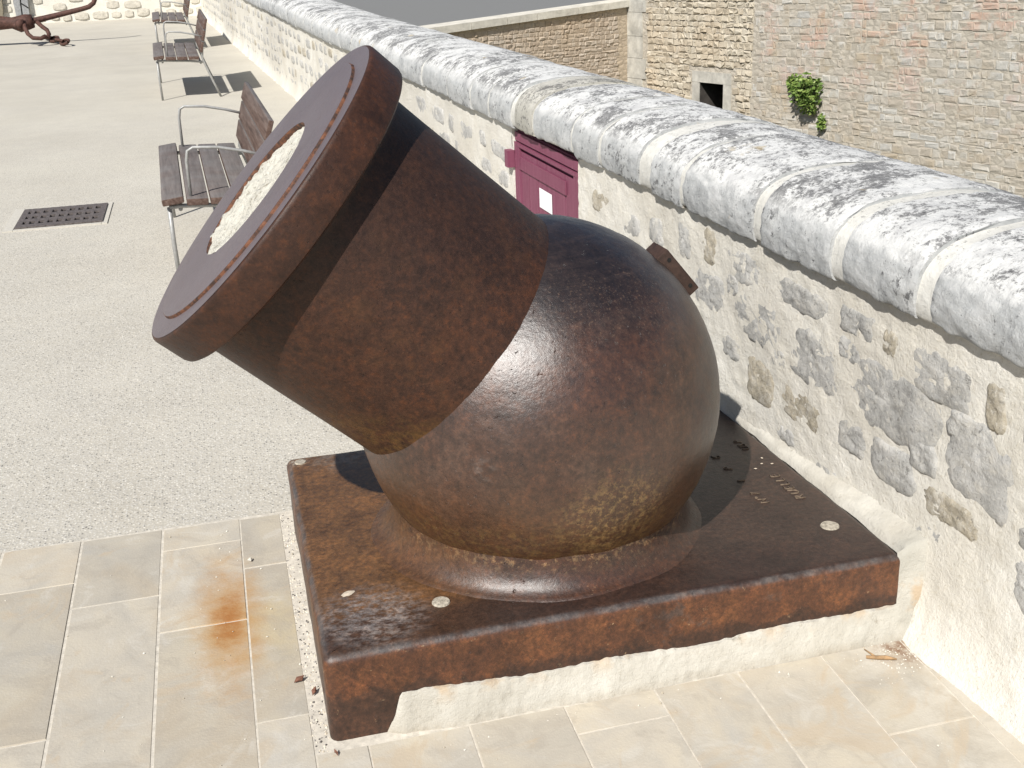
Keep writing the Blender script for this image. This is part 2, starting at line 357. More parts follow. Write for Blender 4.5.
def m_flag():
    t = NT('sandstone_flag', .72, .35); v = t.n('ShaderNodeObjectInfo').outputs['Random']
    sh = t.n('ShaderNodeVectorMath', operation='MULTIPLY_ADD'); t.put(sh.inputs[0], t.pos); sh.inputs[1].default_value = (1, 1, 1)
    cx = t.n('ShaderNodeCombineXYZ'); t.put(cx.inputs[0], t.math('MULTIPLY', v, 37)); t.put(cx.inputs[1], t.math('MULTIPLY', v, 91)); t.put(sh.inputs[2], cx.outputs[0])
    p = sh.outputs[0]
    n = t.noise(4.5, 4, .55, v=t.map(p, scale=(1, 1, 1), rot=(0, 0, .6)), dist=1.2); n2 = t.noise(2.2, 4, .6, v=p, dist=1.8); n3 = t.noise(160, 4, .6, v=p)
    c = t.ramp(n, [(.32, (.41, .38, .325)), (.5, (.46, .42, .35)), (.68, (.50, .45, .36))])
    c = t.mix(t.ramp(n2, [(.52, 0), (.66, .65)]), c, (.44, .375, .285))
    c = t.mix(t.ramp(n2, [(.30, .5), (.42, 0)]), c, (.42, .405, .37))
    c = t.mix(1, c, t.ramp(v, [(0, .88), (.5, 1.0), (1, 1.06)]), 'MULTIPLY')
    c = t.mix(t.ramp(n3, [(.60, 0), (.8, .4)]), c, (.62, .57, .47))
    yl = t.math('MULTIPLY', t.blob((-.09, .5, -.2), .05, .30), t.ramp(t.noise(7, 4, .6), [(.4, .1), (.6, .6)]))
    c = t.mix(t.math('MULTIPLY', yl, .7), c, (.50, .40, .21))
    x, y, z = t.sep()
    dust = t.math('MULTIPLY', t.band(x, 1.0, 1.3), t.ramp(t.noise(11, 5, .65), [(.42, 0), (.6, .75)]))
    c = t.mix(dust, c, (.50, .465, .40))
    c = t.mix(t.math('MULTIPLY', t.blob((1.35, -.06, G(0)), .01, .10), t.ramp(t.noise(40, 5, .75), [(.4, .2), (.58, 1)])), c, (.20, .12, .075))
    n5 = t.noise(7, 7, .7, v=p, dist=1.0)
    c = t.mix(t.ramp(n5, [(.52, 0), (.62, .38)]), c, (.33, .295, .245))
    c = t.mix(t.ramp(n5, [(.34, .45), (.44, 0)]), c, (.54, .515, .46))
    c = t.mix(t.ramp(t.noise(3.3, 5, .65, v=p, dist=2.2), [(.57, 0), (.66, .55)]), c, (.45, .365, .26))
    # rust stain that ran from the plate
    st = t.n('ShaderNodeVectorMath', operation='DISTANCE')
    mp = t.map(scale=(1, .30, 0)); t.put(st.inputs[0], mp); st.inputs[1].default_value = (-.200, .162, 0)
    wob = t.math('ADD', st.outputs['Value'], t.math('MULTIPLY', t.math('SUBTRACT', t.noise(16, 7, .72), .5), .12))
    c = t.mix(t.math('MULTIPLY', t.band(wob, .125, .015), .72), c, (.40, .20, .045))
    c = t.mix(t.math('MULTIPLY', t.band(wob, .05, .0), .75), c, (.31, .11, .02))
    t.bump(n3, .001, .8); t.bump(n5, .002, .5); return t.done(c)
def m_gravelbits(name, cols):
    t = NT(name, .9, .25)
    c = t.ramp(t.isl, [(i/max(1, len(cols)-1), c) for i, c in enumerate(cols)], 'CONSTANT' if len(cols) > 2 else 'LINEAR')
    return t.done(c)
def m_wood():
    t = NT('weathered_hardwood', .8, .3)
    oc = t.n('ShaderNodeTexCoord').outputs['Object']; rnd = t.n('ShaderNodeObjectInfo').outputs['Random']
    g = t.noise(1, 6, .65, v=t.map(oc, scale=(55, 3.5, 55))); n2 = t.noise(5, 4, .6)
    c = t.ramp(g, [(.3, (.045, .026, .020)), (.5, (.105, .066, .052)), (.7, (.17, .125, .105))])
    up = t.sep(t.nor)[2]
    c = t.mix(t.math('MULTIPLY', t.band(up, .2, .8), t.ramp(n2, [(.3, .45), (.7, .9)])), c, t.mix(g, (.105, .098, .095), (.25, .24, .235)))
    t.bump(g, .002, .6); return t.done(c)
def m_hatch():
    t = NT('maroon_paint', .55, .4); n = t.noise(35, 6, .7); n2 = t.noise(1, 5, .6, v=t.map(scale=(60, 60, 4)))
    c = t.mix(t.ramp(n2, [(.3, 0), (.7, 1)]), (.17, .045, .080), (.22, .070, .115))
    c = t.mix(t.ramp(n, [(.64, 0), (.74, .55)]), c, (.38, .20, .24))
    t.bump(n2, .001, .6); return t.done(c)
def m_farstone(name, stops, pinks=False):
    t = NT(name, .95, .15); v = t.attr('tone')[2]; n = t.noise(14, 6, .7); nb = t.noise(.55, 4, .6); nm = t.noise(2.2, 4, .6)
    c = t.ramp(v, stops)
    c = t.mix(t.ramp(n, [(.3, .45), (.45, 0)]), c, (.30, .26, .20))
    c = t.mix(t.ramp(n, [(.58, 0), (.75, .5)]), c, (.62, .57, .48))
    if pinks:
        z = t.sep()[2]
        c = t.mix(t.math('MULTIPLY', t.ramp(t.noise(1.5, 6, .7), [(.50, 0), (.62, .75)]), t.band(z, -1.6, .3)), c, (.50, .335, .26))
        c = t.mix(t.ramp(t.noise(1.4, 4, .6, v=t.map(loc=(7, 3, 2))), [(.52, 0), (.66, .6)]), c, (.42, .345, .24))
    else:
        c = t.mix(t.ramp(nb, [(.48, 0), (.64, .35)]), c, (.48, .35, .22))
    t.bump(n, .02, .7); return t.done(c)
def m_farback(name, col, col2):
    t = NT(name, .95, .15); n = t.noise(6, 6, .7); v = t.vor(6, 'DISTANCE_TO_EDGE', v=t.map(scale=(1, 1, 1.8)))
    c = t.mix(t.ramp(n, [(.35, 0), (.65, 1)]), col, col2)
    c = t.mix(t.ramp(v, [(0, .5), (.12, 0)]), c, tuple(a*.75 for a in col))
    t.bump(n, .03, .8); t.bump(v, .03, .6); return t.done(c)
def m_leaf():
    t = NT('leaf_green', .55, .4); c = t.ramp(t.isl, [(0, (.06, .11, .022)), (.5, (.14, .22, .045)), (1, (.26, .33, .09))]); return t.done(c)

MT = dict(barrel=m_barrel(), ring=m_ring(), face=m_face(), lip=m_rustlip(), chamber=m_chamber(), foot=m_foot(), plate=m_plate(),
    cement=m_cement(), bedding=m_bedding(), mortar=m_mortar(), stone=m_stone(), coping=m_coping(), ground=m_ground(), flag=m_flag(),
    wood=m_wood(), hatch=m_hatch(), leaf=m_leaf(),
    joint=simple('paving_joint_mortar', (.54, .50, .43), .2, 60, .95, .002),
    plug=simple('plug_cement', (.36, .325, .265), .45, 130, .95, .003),
    letter=simple('letter_worn_metal', (.17, .128, .092), .5, 160, .6, .001),
    mark=simple('pale_spot', (.52, .45, .36), .2, 120, .9, .001),
    steel=simple('galvanised_steel', (.34, .34, .33), .15, 60, .5, 0, .5, .3),
    castiron=simple('drain_cast_iron', (.115, .098, .092), .4, 60, .6, .002),
    pit=simple('drain_pit', (.012, .011, .010), .2, 10, .9),
    kerb=simple('drain_kerb_concrete', (.50, .475, .42), .12, 70, .95, .002),
    anchor=simple('anchor_rusted_iron', (.078, .036, .027), .45, 25, .75, .006),
    paper=simple('white_notice', (.80, .79, .80), .04, 20, .7),
    slab=simple('grey_slab', (.26, .265, .27), .25, 40, .9, .006),
    slabbrown=simple('brown_slab', (.20, .175, .13), .25, 40, .9, .006),
    dark=simple('black_crack', (.012, .012, .012), .1, 20, .9),
    asphalt=simple('asphalt', (.19, .19, .185), .2, 40, .92, .004),
    concrete=simple('old_concrete', (.45, .435, .39), .3, 4, .95, .03),
    farcap=simple('far_coping', (.60, .57, .50), .2, 5, .95, .02),
    ditch=simple('ditch_grass', (.075, .10, .04), .4, 2, .95, .05),
    stem=simple('woody_stem', (.10, .075, .055), .3, 40, .9),
    twig=simple('dry_twig', (.33, .21, .11), .3, 90, .9), leafdead=simple('dead_leaf', (.16, .075, .05), .4, 60, .9))

# ================================================================== SETTING
# terrace ground: one sloping sheet, from the end wall to far behind the camera
def ground_fn(xs, ys):
    V = [Vector((x, y, G(y))) for x in xs for y in ys]; n = len(ys)
    F = [(i*n+j, (i+1)*n+j, (i+1)*n+j+1, i*n+j+1) for i in range(len(xs)-1) for j in range(n-1)]
    return V, F
V, F = ground_fn([-60, -20, -8, -4, -2, 0, 1.7], [-30, -10, -4, 0, 4, 10, 16, 24, 60])
tag(mesh('terrace_ground', V, F, MT['ground']), kind='structure')
V = [(-900, -900, -6), (900, -900, -6), (900, 900, -6), (-900, 900, -6)]
tag(mesh('terrain', V, [(0, 1, 2, 3)], MT['ditch']), kind='structure')

# paving of long flagstones, 21.7 cm courses running towards the terrace
pave = mesh('paving', [(-2.12, -3, G(-3)+.0097), (1.44, -3, G(-3)+.0097), (1.44, 1.06, G(1.06)+.0097), (-2.12, 1.085, G(1.085)+.0097)], [(0, 1, 2, 3)], MT['joint'])
tag(pave, kind='structure')
XB = [-2.12, -1.90, -1.68, -1.46, -1.245, -1.03, -.815, -.600, -.375, -.155, -.037, .075, .297, .515, .730, .937, 1.152, 1.362]
CUT = {6: [.837, .19, -.42, -1.2], 7: [.708, -.06, -.7, -1.4], 8: [.935, .528, -.18, -.9, -1.5], 9: [.775, .11, -.5, -1.1], 10: [-.3, -1.0],
       11: [-.38, -1.0], 12: [-.27, -.9], 13: [-.128, -.75], 14: [-.42, -1.1], 15: [-.52, -1.2], 16: [-.321, -.9], 17: [-.5, -1.2]}
def flag(x0, x1, y0, y1, lift):
    g = .0025
    wide = lambda v: .0024 if v < -.3 else .0008
    x0, x1, y0, y1 = x0+wide(x0)+random.uniform(0, .0012), x1-wide(x1), y0+.0012, y1-.0012-random.uniform(0, .0012)
    b = .0018; V = []
    for (a, z) in ((0, .0005), (0, .0085), (b, .0115)):
        for x, y in ((x0+a, y0+a), (x1-a, y0+a), (x1-a, y1-a), (x0+a, y1-a)):
            V.append(Vector((x, y, G(y)+z+lift)))
    F = [(8, 9, 10, 11)]
    for k in (0, 4):
        for i in range(4): F.append((k+i, k+(i+1) % 4, k+4+(i+1) % 4, k+4+i))
    return mesh('flagstone', V, F, MT['flag'], pave)
for i in range(len(XB)):
    x0 = XB[i]; x1 = XB[i+1] if i+1 < len(XB) else 1.452
    ytop = 1.062-.02*(x0+.4) if x1 < 0 else -.030
    cuts = CUT.get(i) or sorted([random.uniform(.4, .9), random.uniform(-.2, .2), random.uniform(-1, -.6)], reverse=True)
    ys = [ytop] + [c for c in cuts if c < ytop-.05] + [-2.2]
    for a, b in zip(ys[1:], ys[:-1]): flag(x0, x1, a, b, random.uniform(-.001, .0012))

# ================================================================== MORTAR CANNON
PX, PY = 1.38, 1.096
cannon = thing('mortar_cannon', (.69, .55, -T), 'rusty cast iron mortar cannon with round chamber and short barrel on square plate', 'cannon')
AX = Vector((math.cos(R(42.5))*math.cos(R(181.17)), math.cos(R(42.5))*math.sin(R(181.17)), math.sin(R(42.5))))
MZ = Vector((-.006, .460, .910)); MR, MTH, BR, SR = .3956, .0884, .3435, .4492
SC = MZ - AX*.8438
AU = AX.cross(Vector((0, 1, 0))).normalized(); AW = AX.cross(AU)
def lathe(prof, n=96, jit=0, js=6):
    def fn(i, j):
        t, r = prof[i]; a = 2*math.pi*j/n
        d = AU*math.cos(a)+AW*math.sin(a); p = MZ-AX*t+d*r
        if jit: p += d*jit*nz(p.x, p.y, p.z, js) + AX*jit*.6*nz(p.x, p.y, p.z, js, 5)
        return p
    return grid(len(prof), n, fn, wrap=True)
# plate with rounded arrises and slightly wavy edges
bm = bmesh.new(); bmesh.ops.create_cube(bm, size=1)
for v in bm.verts: v.co = Vector(((v.co.x+.5)*PX, (v.co.y+.5)*PY, (v.co.z-.5)*(T+.03)))
bmesh.ops.bevel(bm, geom=[e for e in bm.edges if abs((e.verts[0].co-e.verts[1].co).z) > .1], offset=.022, segments=4, affect='EDGES', profile=.5)
bmesh.ops.bevel(bm, geom=[e for e in bm.edges if all(v.co.z > -.001 for v in e.verts)], offset=.024, segments=6, affect='EDGES', profile=.5)
for ax in range(2):
    for k in range(1, 26):
        co = Vector((0, 0, 0)); no = Vector((0, 0, 0)); co[ax] = (PX, PY)[ax]*k/26; no[ax] = 1
        bmesh.ops.bisect_plane(bm, geom=bm.verts[:]+bm.edges[:]+bm.faces[:], plane_co=co, plane_no=no)
for k in range(1, 5):
    bmesh.ops.bisect_plane(bm, geom=bm.verts[:]+bm.edges[:]+bm.faces[:], plane_co=(0, 0, -.045*k), plane_no=(0, 0, 1))
for v in bm.verts:
    c = v.co; n = v.normal
    v.co += Vector((nz(c.x, c.y, c.z, 9), nz(c.x, c.y, c.z, 9, 4), .35*nz(c.x, c.y, c.z, 7, 8)))*.0035
bm.normal_update(); bm.verts.index_update()
V = [v.co.copy() for v in bm.verts]; F = [tuple(v.index for v in f.verts) for f in bm.faces]; bm.free()
plate = mesh('base_plate', V, F, MT['plate'], cannon, True, 40)
# foot: concave collar between plate and chamber
def foot_fn(i, j, n=96, k=12):
    a = 2*math.pi*j/n; t = (i/(k-1))*math.pi/2
    ex = max(0, math.cos(a-R(172)))**2
    ro = .418+.030*ex + .008*nz(math.cos(a), math.sin(a), 0, 2.2); zt = .088+.012*ex
    ri = math.sqrt(SR*SR-(SC.z-zt)**2)-.004
    if i == 0: return Vector((SC.x+ro*math.cos(a), SC.y+ro*math.sin(a), -.006))
    r = ri+(ro-ri)*(1-math.sin(t)); z = .001+zt*(1-math.cos(t))
    p = Vector((SC.x+r*math.cos(a), SC.y+r*math.sin(a), z)); d = .004*nz(p.x, p.y, p.z, 11)
    return p+Vector((math.cos(a)*d, math.sin(a)*d, d*.6))
V, F = grid(12, 96, foot_fn, wrap=True)
mesh('foot_collar', V, F, MT['foot'], cannon, True)
# chamber
n1, n2 = 80, 128
def sph_fn(i, j):
    th = math.pi*(.001+.998*i/(n1-1)); a = 2*math.pi*j/n2
    d = Vector((math.sin(th)*math.cos(a), math.sin(th)*math.sin(a), math.cos(th)))
    return SC+d*(SR+.0022*nz(d.x, d.y, d.z, 5)+.001*nz(d.x, d.y, d.z, 19))
V, F = grid(n1, n2, sph_fn, wrap=True)
keep = [f for f in F if max(V[i].z for i in f) > .02]
mesh('chamber', V, keep, MT['chamber'], cannon, True)
# barrel
tj = .8438-math.sqrt(SR**2-.3455**2)
prof = [(MTH-.004, .352), (MTH+.008, .3455), (MTH+.022, .3430)]+[(MTH+.022+(tj-.012-MTH-.022)*k/14, .3428) for k in range(1, 15)]+[(tj-.002, .3430), (tj+.004, .3436), (tj+.03, .3436)]
V, F = lathe(prof, 112, .0016, 8)
mesh('barrel', V, F, MT['barrel'], cannon, True, 50)
# muzzle band
prof = [(0, .336), (-.0005, .388), (.001, .3925), (.004, .3950), (.010, .3960), (MTH-.012, .3960), (MTH-.004, .3935), (MTH, .388), (MTH+.0005, .34)]
V, F = lathe(prof, 128, .0012, 6)
band = mesh('muzzle_band', V, F, MT['ring'], cannon, True, 35)
# raised disc with the bore
BO = .1765
prof = [(-.0072, BO+.001), (-.0078, .20), (-.0080, .26), (-.0079, .335), (-.0073, .3382)]
V, F = lathe(prof, 128)
fc = mesh('muzzle_face', V, F, MT['face'], cannon, True, 40)
V, F = lathe([(-.0009, .3408), (-.0009, .389)], 128, 0)
mesh('face_rim', V, F, MT['face'], fc, True, 40)
def lip_fn(prof, n, am):
    def fn(i, j):
        t, r = prof[i]; a = 2*math.pi*j/n; d = AU*math.cos(a)+AW*math.sin(a)
        q = am*(nz(d.x, d.y, d.z, 22)+.6*nz(d.x, d.y, d.z, 60)) if 0 < i < len(prof)-1 else 0
        return MZ-AX*(t+q*.5)+d*(r+q)
    return grid(len(prof), n, fn, wrap=True)
V, F = lip_fn([(-.0072, .3376), (-.0064, .3390), (-.004, .3396), (-.001, .3402), (.0015, .3416)], 420, .0022)
mesh('step_edge', V, F, MT['lip'], fc, True)
V, F = lip_fn([(-.0071, BO+.0015), (-.0058, BO), (-.003, BO-.0008), (.02, BO-.002), (.07, BO-.002)], 240, .0008)
mesh('bore_wall', V, F, MT['lip'], fc, True)
def fill_fn(i, j):
    r = (BO+.004)*i/35; a = 2*math.pi*j/140; d = AU*math.cos(a)+AW*math.sin(a); p = MZ+d*r
    hi = d.dot(Vector((0, 1, .1)))*r/BO
    t = -.0035+.011*max(0, .5*hi+.7*d.dot(Vector((0, 0, 1)))*r/BO)+.004*nz(p.x, p.y, p.z, 16)+.006*nz(p.x, p.y, p.z, 38)+.005*nz(p.x, p.y, p.z, 90)
    return p-AX*t
V, F = grid(36, 140, fill_fn, wrap=True)
tag(mesh('bore_fill', V, F, MT['cement'], cannon, True), 'rough white cement plugging the bore')
# vent block on the back of the chamber
tv = R(39); er = Vector((math.cos(tv), 0, math.sin(tv))); et = Vector((math.sin(tv), 0, -math.cos(tv)))
Mv = Matrix((( et.x, 0, er.x, 0), (et.y, -1, er.y, 0), (et.z, 0, er.z, 0), (0, 0, 0, 1))); Mv.translation = SC+er*SR
vb = MB().cbox((-.068, -.045, -.02), (.068, .045, .026), .004, Mv).build('vent_block', simple('vent_iron', (.046, .026, .019), .4, 60, .6, .002), cannon, True, 30)
for k in (-.044, .046):
    MB().tube([Mv @ Vector((k, .0445, .012)), Mv @ Vector((k, .0465, .012))], .0055, 10).build('screw_hole', MT['pit'], vb)
# cement plugs, pale marks
for (x, y, r) in ((.283, .145, .0195), (1.288, .189, .022), (.040, 1.047, .016)):
    m = MB(); V = [Vector((x, y, .0035))]; n = 18
    for k in range(n):
        a = 2*math.pi*k/n; q = r*(1+.10*nz(math.cos(a)*3+x*9, math.sin(a)*3, 0)); V.append(Vector((x+q*math.cos(a), y+q*math.sin(a), .003)))
    for k in range(n):
        a = 2*math.pi*k/n; V.append(Vector((x+r*1.12*math.cos(a), y+r*1.12*math.sin(a), -.002)))
    F = [(0, 1+k, 1+(k+1) % n) for k in range(n)]+[(1+k, n+1+k, n+1+(k+1) % n, 1+(k+1) % n) for k in range(n)]
    m.add(V, F); m.build('hole_plug', MT['plug'], plate)
def spot(x, y, a, b, rot, mat, name, parent, z=.0025):
    V = [Vector((x, y, z))]
    for k in range(14):
        t = 2*math.pi*k/14; q = 1+.35*nz(math.cos(t)*2+x*7, math.sin(t)*2+y*5, 0); u = a*q*math.cos(t); v = b*q*math.sin(t)
        V.append(Vector((x+u*math.cos(rot)-v*math.sin(rot), y+u*math.sin(rot)+v*math.cos(rot), z-.0015)))
    return mesh(name, V, [(0, 1+k, 1+(k+1) % 14) for k in range(14)], mat, parent)
spot(.084, .249, .017, .011, .5, MT['mark'], 'pale_spot', plate)
for x, y in ((1.318, .62), (1.300, .585), (1.327, .575), (1.268, .56), (.35, .16)): spot(x, y, .0045, .003, random.random()*3, MT['mark'], 'pale_spot', plate)  # specks beside the lettering paint the glint of pits catching the sun
# cast lettering
def letters(txt, x, y, size, name, spacing=1.0):
    cu = bpy.data.curves.new(name, 'FONT'); cu.body = txt; cu.size = size; cu.extrude = .0018; cu.space_character = spacing; cu.shear = .18; cu.resolution_u = 3; cu.offset = -.0011
    ob = bpy.data.objects.new(name, cu); COL.objects.link(ob); dg = bpy.context.evaluated_depsgraph_get()
    me = bpy.data.meshes.new_from_object(ob.evaluated_get(dg)); bpy.data.objects.remove(ob)
    me.transform(Matrix.Translation(Vector((x, y, .0012))-ORG[cannon.name]) @ Matrix.Rotation(R(90), 4, 'Z'))
    me.materials.clear(); me.materials.append(MT['letter']); return link(name, me, plate)
for ch, y in zip('RUELLE', (.345, .375, .405, .432, .458, .486)): letters(ch, 1.310, y, .040, 'letter')
for ch, y in zip('N°7', (.352, .380, .405)): letters(ch, 1.208, y, .036, 'letter')
for ch, y in zip('1PK', (.49, .575, .655)): letters(ch, 1.208, y, .036, 'letter')
for ch, y in zip('USP', (.685, .712, .738)): letters(ch, 1.315, y, .036, 'letter')

# cement bedding: skirt along the front of the plate and wedge up to the wall
bed = thing('cement_bedding', (.8, -.02, -T), 'white cement bedding under the front and wall side of the iron plate', 'cement')
def top_z(x):
    z = -.130+.008*math.sin(x*5)+.014*nz(x, 0, 0, 3.3)+.004*nz(x, 0, 0, 15)+.004*nz(x, 0, 0, 55)
    if x < .20: z = -.225+(z+.225)*min(1, max(0, (x-.112)/.05+.35*nz(x, 3, 0, 40)+.2*nz(x, 5, 0, 15)))
    return z
N = 220
def skirt_fn(i, j):
    x = .105+(1.472-.105)*i/(N-1); zt = top_z(x); zb = G(0)-.012
    k = j/13
    if j == 13: return Vector((x, .02, zt+.004))
    z = zb+(zt-zb)*min(1, k*14/13)
    fl_ = min(1, max(0, (x-.12)/.45)); y = -.014-.018*fl_+(.010+.016*fl_)*(k**1.4)+.006*nz(x, 0, z, 5)+.002*nz(x, 1, z, 24)+.002*nz(x, 1, z, 60)
    if x < .16: y += .012*(1-(x-.105)/.055)
    if k < .22: y -= .010*(1-k/.22)*(1+nz(x, 2, 0, 9))
    return Vector((x, y, z))
V, F = grid(N, 14, skirt_fn)
mesh('front_skirt', V, F, MT['bedding'], bed, True, 60)
def wedge_fn(i, j):
    k = j/13
    if i < 14:                                   # front end of the wedge
        f = i/13; xl = 1.366; x = xl+(1.478-xl)*k; zt_ = .0015+.012*min(1, k*6)+.045*k**1.5
        z = G(0)-.012+(zt_-G(0)+.012)*f
        return Vector((x, .004-.030*k-.016*(1-f)**2-.004*nz(x, 0, z, 14)*min(1, k*5)-.010*(1-f**6)*0+.010*f**8, z))
    y = .014+1.58*(i-14)/89
    xr = WX(y)+.03; xl = 1.372+.006*nz(0, y, 0, 7)+.003*nz(0, y, 3, 25)
    if y > PY+.01: xl = min(xl, WX(y)-.05)
    x = xl+(xr-xl)*k
    z = (.0015+.012*min(1, k*6)+.045*k**1.5)+.005*nz(x, y, 0, 12)*min(1, k*5)+.003*nz(x, y, 0, 40)*min(1, k*5)
    if y > PY-.02: z -= (y-PY+.02)*.5*(1-k*.6)
    return Vector((x, y, z+(0 if j else -.006)))
V, F = grid(104, 14, wedge_fn)
mesh('wall_wedge', V, F, MT['bedding'], bed, True, 70)

# ================================================================== PARAPET WALL
wall = thing('parapet_wall', (1.5, 5, G(5)), 'low rubble parapet wall with rounded lichen spotted coping beside the cannon', 'wall')
def hc(y): return .772 if y < 2 else (.772-.055*min(1, (y-2)/6))      # underside of the coping
DY0, DY1, DH0 = 2.185, 2.990, -.02                                     # hatch opening
def face_patch(ys, hs):
    def fn(i, j):
        y, h = ys[i], hs[j]*hc(ys[i])
        o = .008*nz(y, h, 0, 3.0)+.004*nz(y, h, 0, 10)+.0035*nz(y, h, 0, 34)+.003*nz(y, h, 0, 75)
        fl = max(0, 1-h/.16)
        o -= .045*fl*fl*(1+.5*nz(y, h, 2, 5))
        if y < .2: o -= .03*max(0, 1-h/.30)
        return WP(y, o, h)
    return grid(len(ys), len(hs), fn)
def frange(a, b, st): n = max(1, round((b-a)/st)); return [a+(b-a)*k/n for k in range(n+1)]
hs = [k/52 for k in range(53)]; hs2 = [k/26 for k in range(27)]
hatch_lo = .06
body = MB()
V, F = face_patch(frange(-1.4, DY0, .015), hs); body.add(V, F)
V, F = face_patch(frange(DY0, DY1, .03), [k/52*.10 for k in range(0, 53, 8)]); body.add(V, F)
V, F = face_patch(frange(DY1, 9, .03), hs2); body.add(V, F)
V, F = face_patch(frange(9, 21.6, .07), [k/16 for k in range(17)]); body.add(V, F)
# reveal round the hatch, back and top of the body
for y in (DY0, DY1):
    n = 14; V = []
    for k in range(n+1):
        h = .05+(.70)*k/n
        V += [WP(y, .006*nz(y, h, 0, 11), h), WP(y, .09, h)]
    body.add(V, [(2*k, 2*k+1, 2*k+3, 2*k+2) for k in range(n)])
body.build('mortar_face', MT['mortar'], wall, True, 60)
m = MB()
for a, b in ((-6, DY0-.001), (DY0-.001, DY1+.001), (DY1+.001, 21.6)):
    fo = .095 if a == DY0-.001 else .03
    V = [WP(y, o, h) for y in (a, b) for o, h in ((fo, -.3), (fo, .76 if a < 3 else .70), (.60, .76 if a < 3 else .70), (.60, -6))]
    m.add(V, [(0, 1, 5, 4), (1, 2, 6, 5), (2, 3, 7, 6), (0, 4, 7, 3)])
m.build('core', MT['mortar'], wall)
# rubble stones: near ones measured, far ones strewn in rough courses
def stone_mesh(y, h, ry, rh, rings, seg, tone, seed, far=False):
    V = []; prof = [(0, 1)]+[(k/rings, 1-(k/rings)**6) for k in range(1, rings+1)]
    an = random.uniform(-.15, .15)
    for k, (q, e) in enumerate(prof):
        for s in range(1 if k == 0 else seg):
            a = 2*math.pi*s/seg; c, si = math.cos(a), math.sin(a)
            sq = (abs(c)**5+abs(si)**5)**(-1/5)
            rr = sq*(1.14+.20*nz(c*1.3+seed, si*1.3, seed*.7)+.07*nz(c*4+seed, si*4, seed))
            dy, dh = ry*q*rr*c, rh*q*rr*si
            yy, hh = y+dy+an*dh, h+dh-an*dy*.3
            o = .012-.0155*e + (.0035*nz(yy, hh, seed, 14)+.004*nz(yy, hh, seed, 40)+.003*nz(yy, hh, seed, 90))
            if far: o = .012-.0155*e+.0045*nz(yy, hh, seed, 14)+.003*nz(yy, hh, seed, 45)
            if k == rings: o = .02
            V.append(WP(yy, o, hh))
    F = [(0, 1+s, 1+(s+1) % seg) for s in range(seg)]
    for k in range(rings-1):
        b = 1+k*seg
        for s in range(seg): F.append((b+s, b+seg+s, b+seg+(s+1) % seg, b+(s+1) % seg))
    o = mesh('stone', V, F, MT['stone'], wall, True)
    at = o.data.attributes.new('tone', 'FLOAT', 'POINT'); at.data.foreach_set('value', [tone]*len(V)); return o
NEAR = [(1.096, .534, .100, .060), (.805, .540, .125, .068), (.777, .351, .072, .062), (.557, .356, .100, .050), (.507, .516, .115, .070), (.186, .527, .155, .080),
 (.02, .650, .100, .050), (.198, .672, .032, .030), (-.162, .655, .028, .050), (.957, .402, .055, .032), (.885, .668, .100, .046), (1.107, .679, .042, .052), (1.265, .657, .048, .055),
 (.592, .666, .110, .034), (.333, .678, .072, .034), (.330, .372, .062, .040), (-.092, .572, .070, .030), (.157, .368, .085, .046), (-.124, .500, .104, .080), (-.064, .353, .090, .034),
 (-.290, .620, .05, .05), (-.214, .194, .080, .060), (-.235, .045, .070, .030), (-.36, .45, .09, .07), (1.33, .50, .07, .05), (1.20, .38, .07, .04), (.42, .22, .06, .03), (.68, .46, .045, .03), (.95, .60, .04, .03), (.36, .60, .05, .03), (.05, .44, .05, .035), (-.02, .25, .07, .04), (.62, .25, .05, .025), (-.33, .30, .06, .05)]
OL = {2, 3, 7, 8, 11, 19, 21, 22}
occ = []
for k, (y, h, ry, rh) in enumerate(NEAR):
    stone_mesh(y, h, ry*1.05, rh*1.12, 9, 36, (.93 if k in OL else random.uniform(.1, .65)), k*3.3+1); occ.append((y, h, ry, rh))
far_st = []
for row in (.105, .235, .365, .495, .625):
    y = 1.38+random.uniform(0, .1)
    while y < 21.2:
        ry = random.uniform(.055, .150); rh = random.uniform(.040, .056); yc = y+ry; h = row+random.uniform(-.014, .014)
        y = yc+ry+random.uniform(.035, .085)
        if DY0-.03 < yc+ry and yc-ry < DY1+.05: y = max(y, DY1+.06) if yc > DY0-.2 else y; continue
        if h+rh > hc(yc)-.015 or random.random() < .10: continue
        if any(abs(yc-a) < (ry+c)*1.05 and abs(h-b) < (rh+d) for a, b, c, d in occ): continue
        far_st.append((yc, h, ry*.90, rh*.92))
far_st.sort()
for q, (yc, h, ry, rh) in enumerate(far_st[:268]):
    stone_mesh(yc, h, ry, rh, 6 if yc < 7 else 4, 20 if yc < 7 else 14, random.choice([random.uniform(.2, .68)]*4+[.93]), yc*7.7+h, True)
if len(far_st) > 268:
    rest_v, rest_f, rest_t = [], [], []
    for yc, h, ry, rh in far_st[268:]:
        o = stone_mesh(yc, h, ry, rh, 3, 10, random.uniform(.2, .68), yc*7.7+h, True); k0 = len(rest_v)
        rest_v += [v.co+ORG[wall.name] for v in o.data.vertices]; rest_f += [tuple(i+k0 for i in p.vertices) for p in o.data.polygons]; rest_t += [random.uniform(.2, .68)]*(len(rest_v)-k0)
        md = o.data; bpy.data.objects.remove(o); bpy.data.meshes.remove(md)
    o = mesh('small_stones', rest_v, rest_f, MT['stone'], wall, True); tag(o, kind='stuff')
    at = o.data.attributes.new('tone', 'FLOAT', 'POINT'); at.data.foreach_set('value', rest_t)
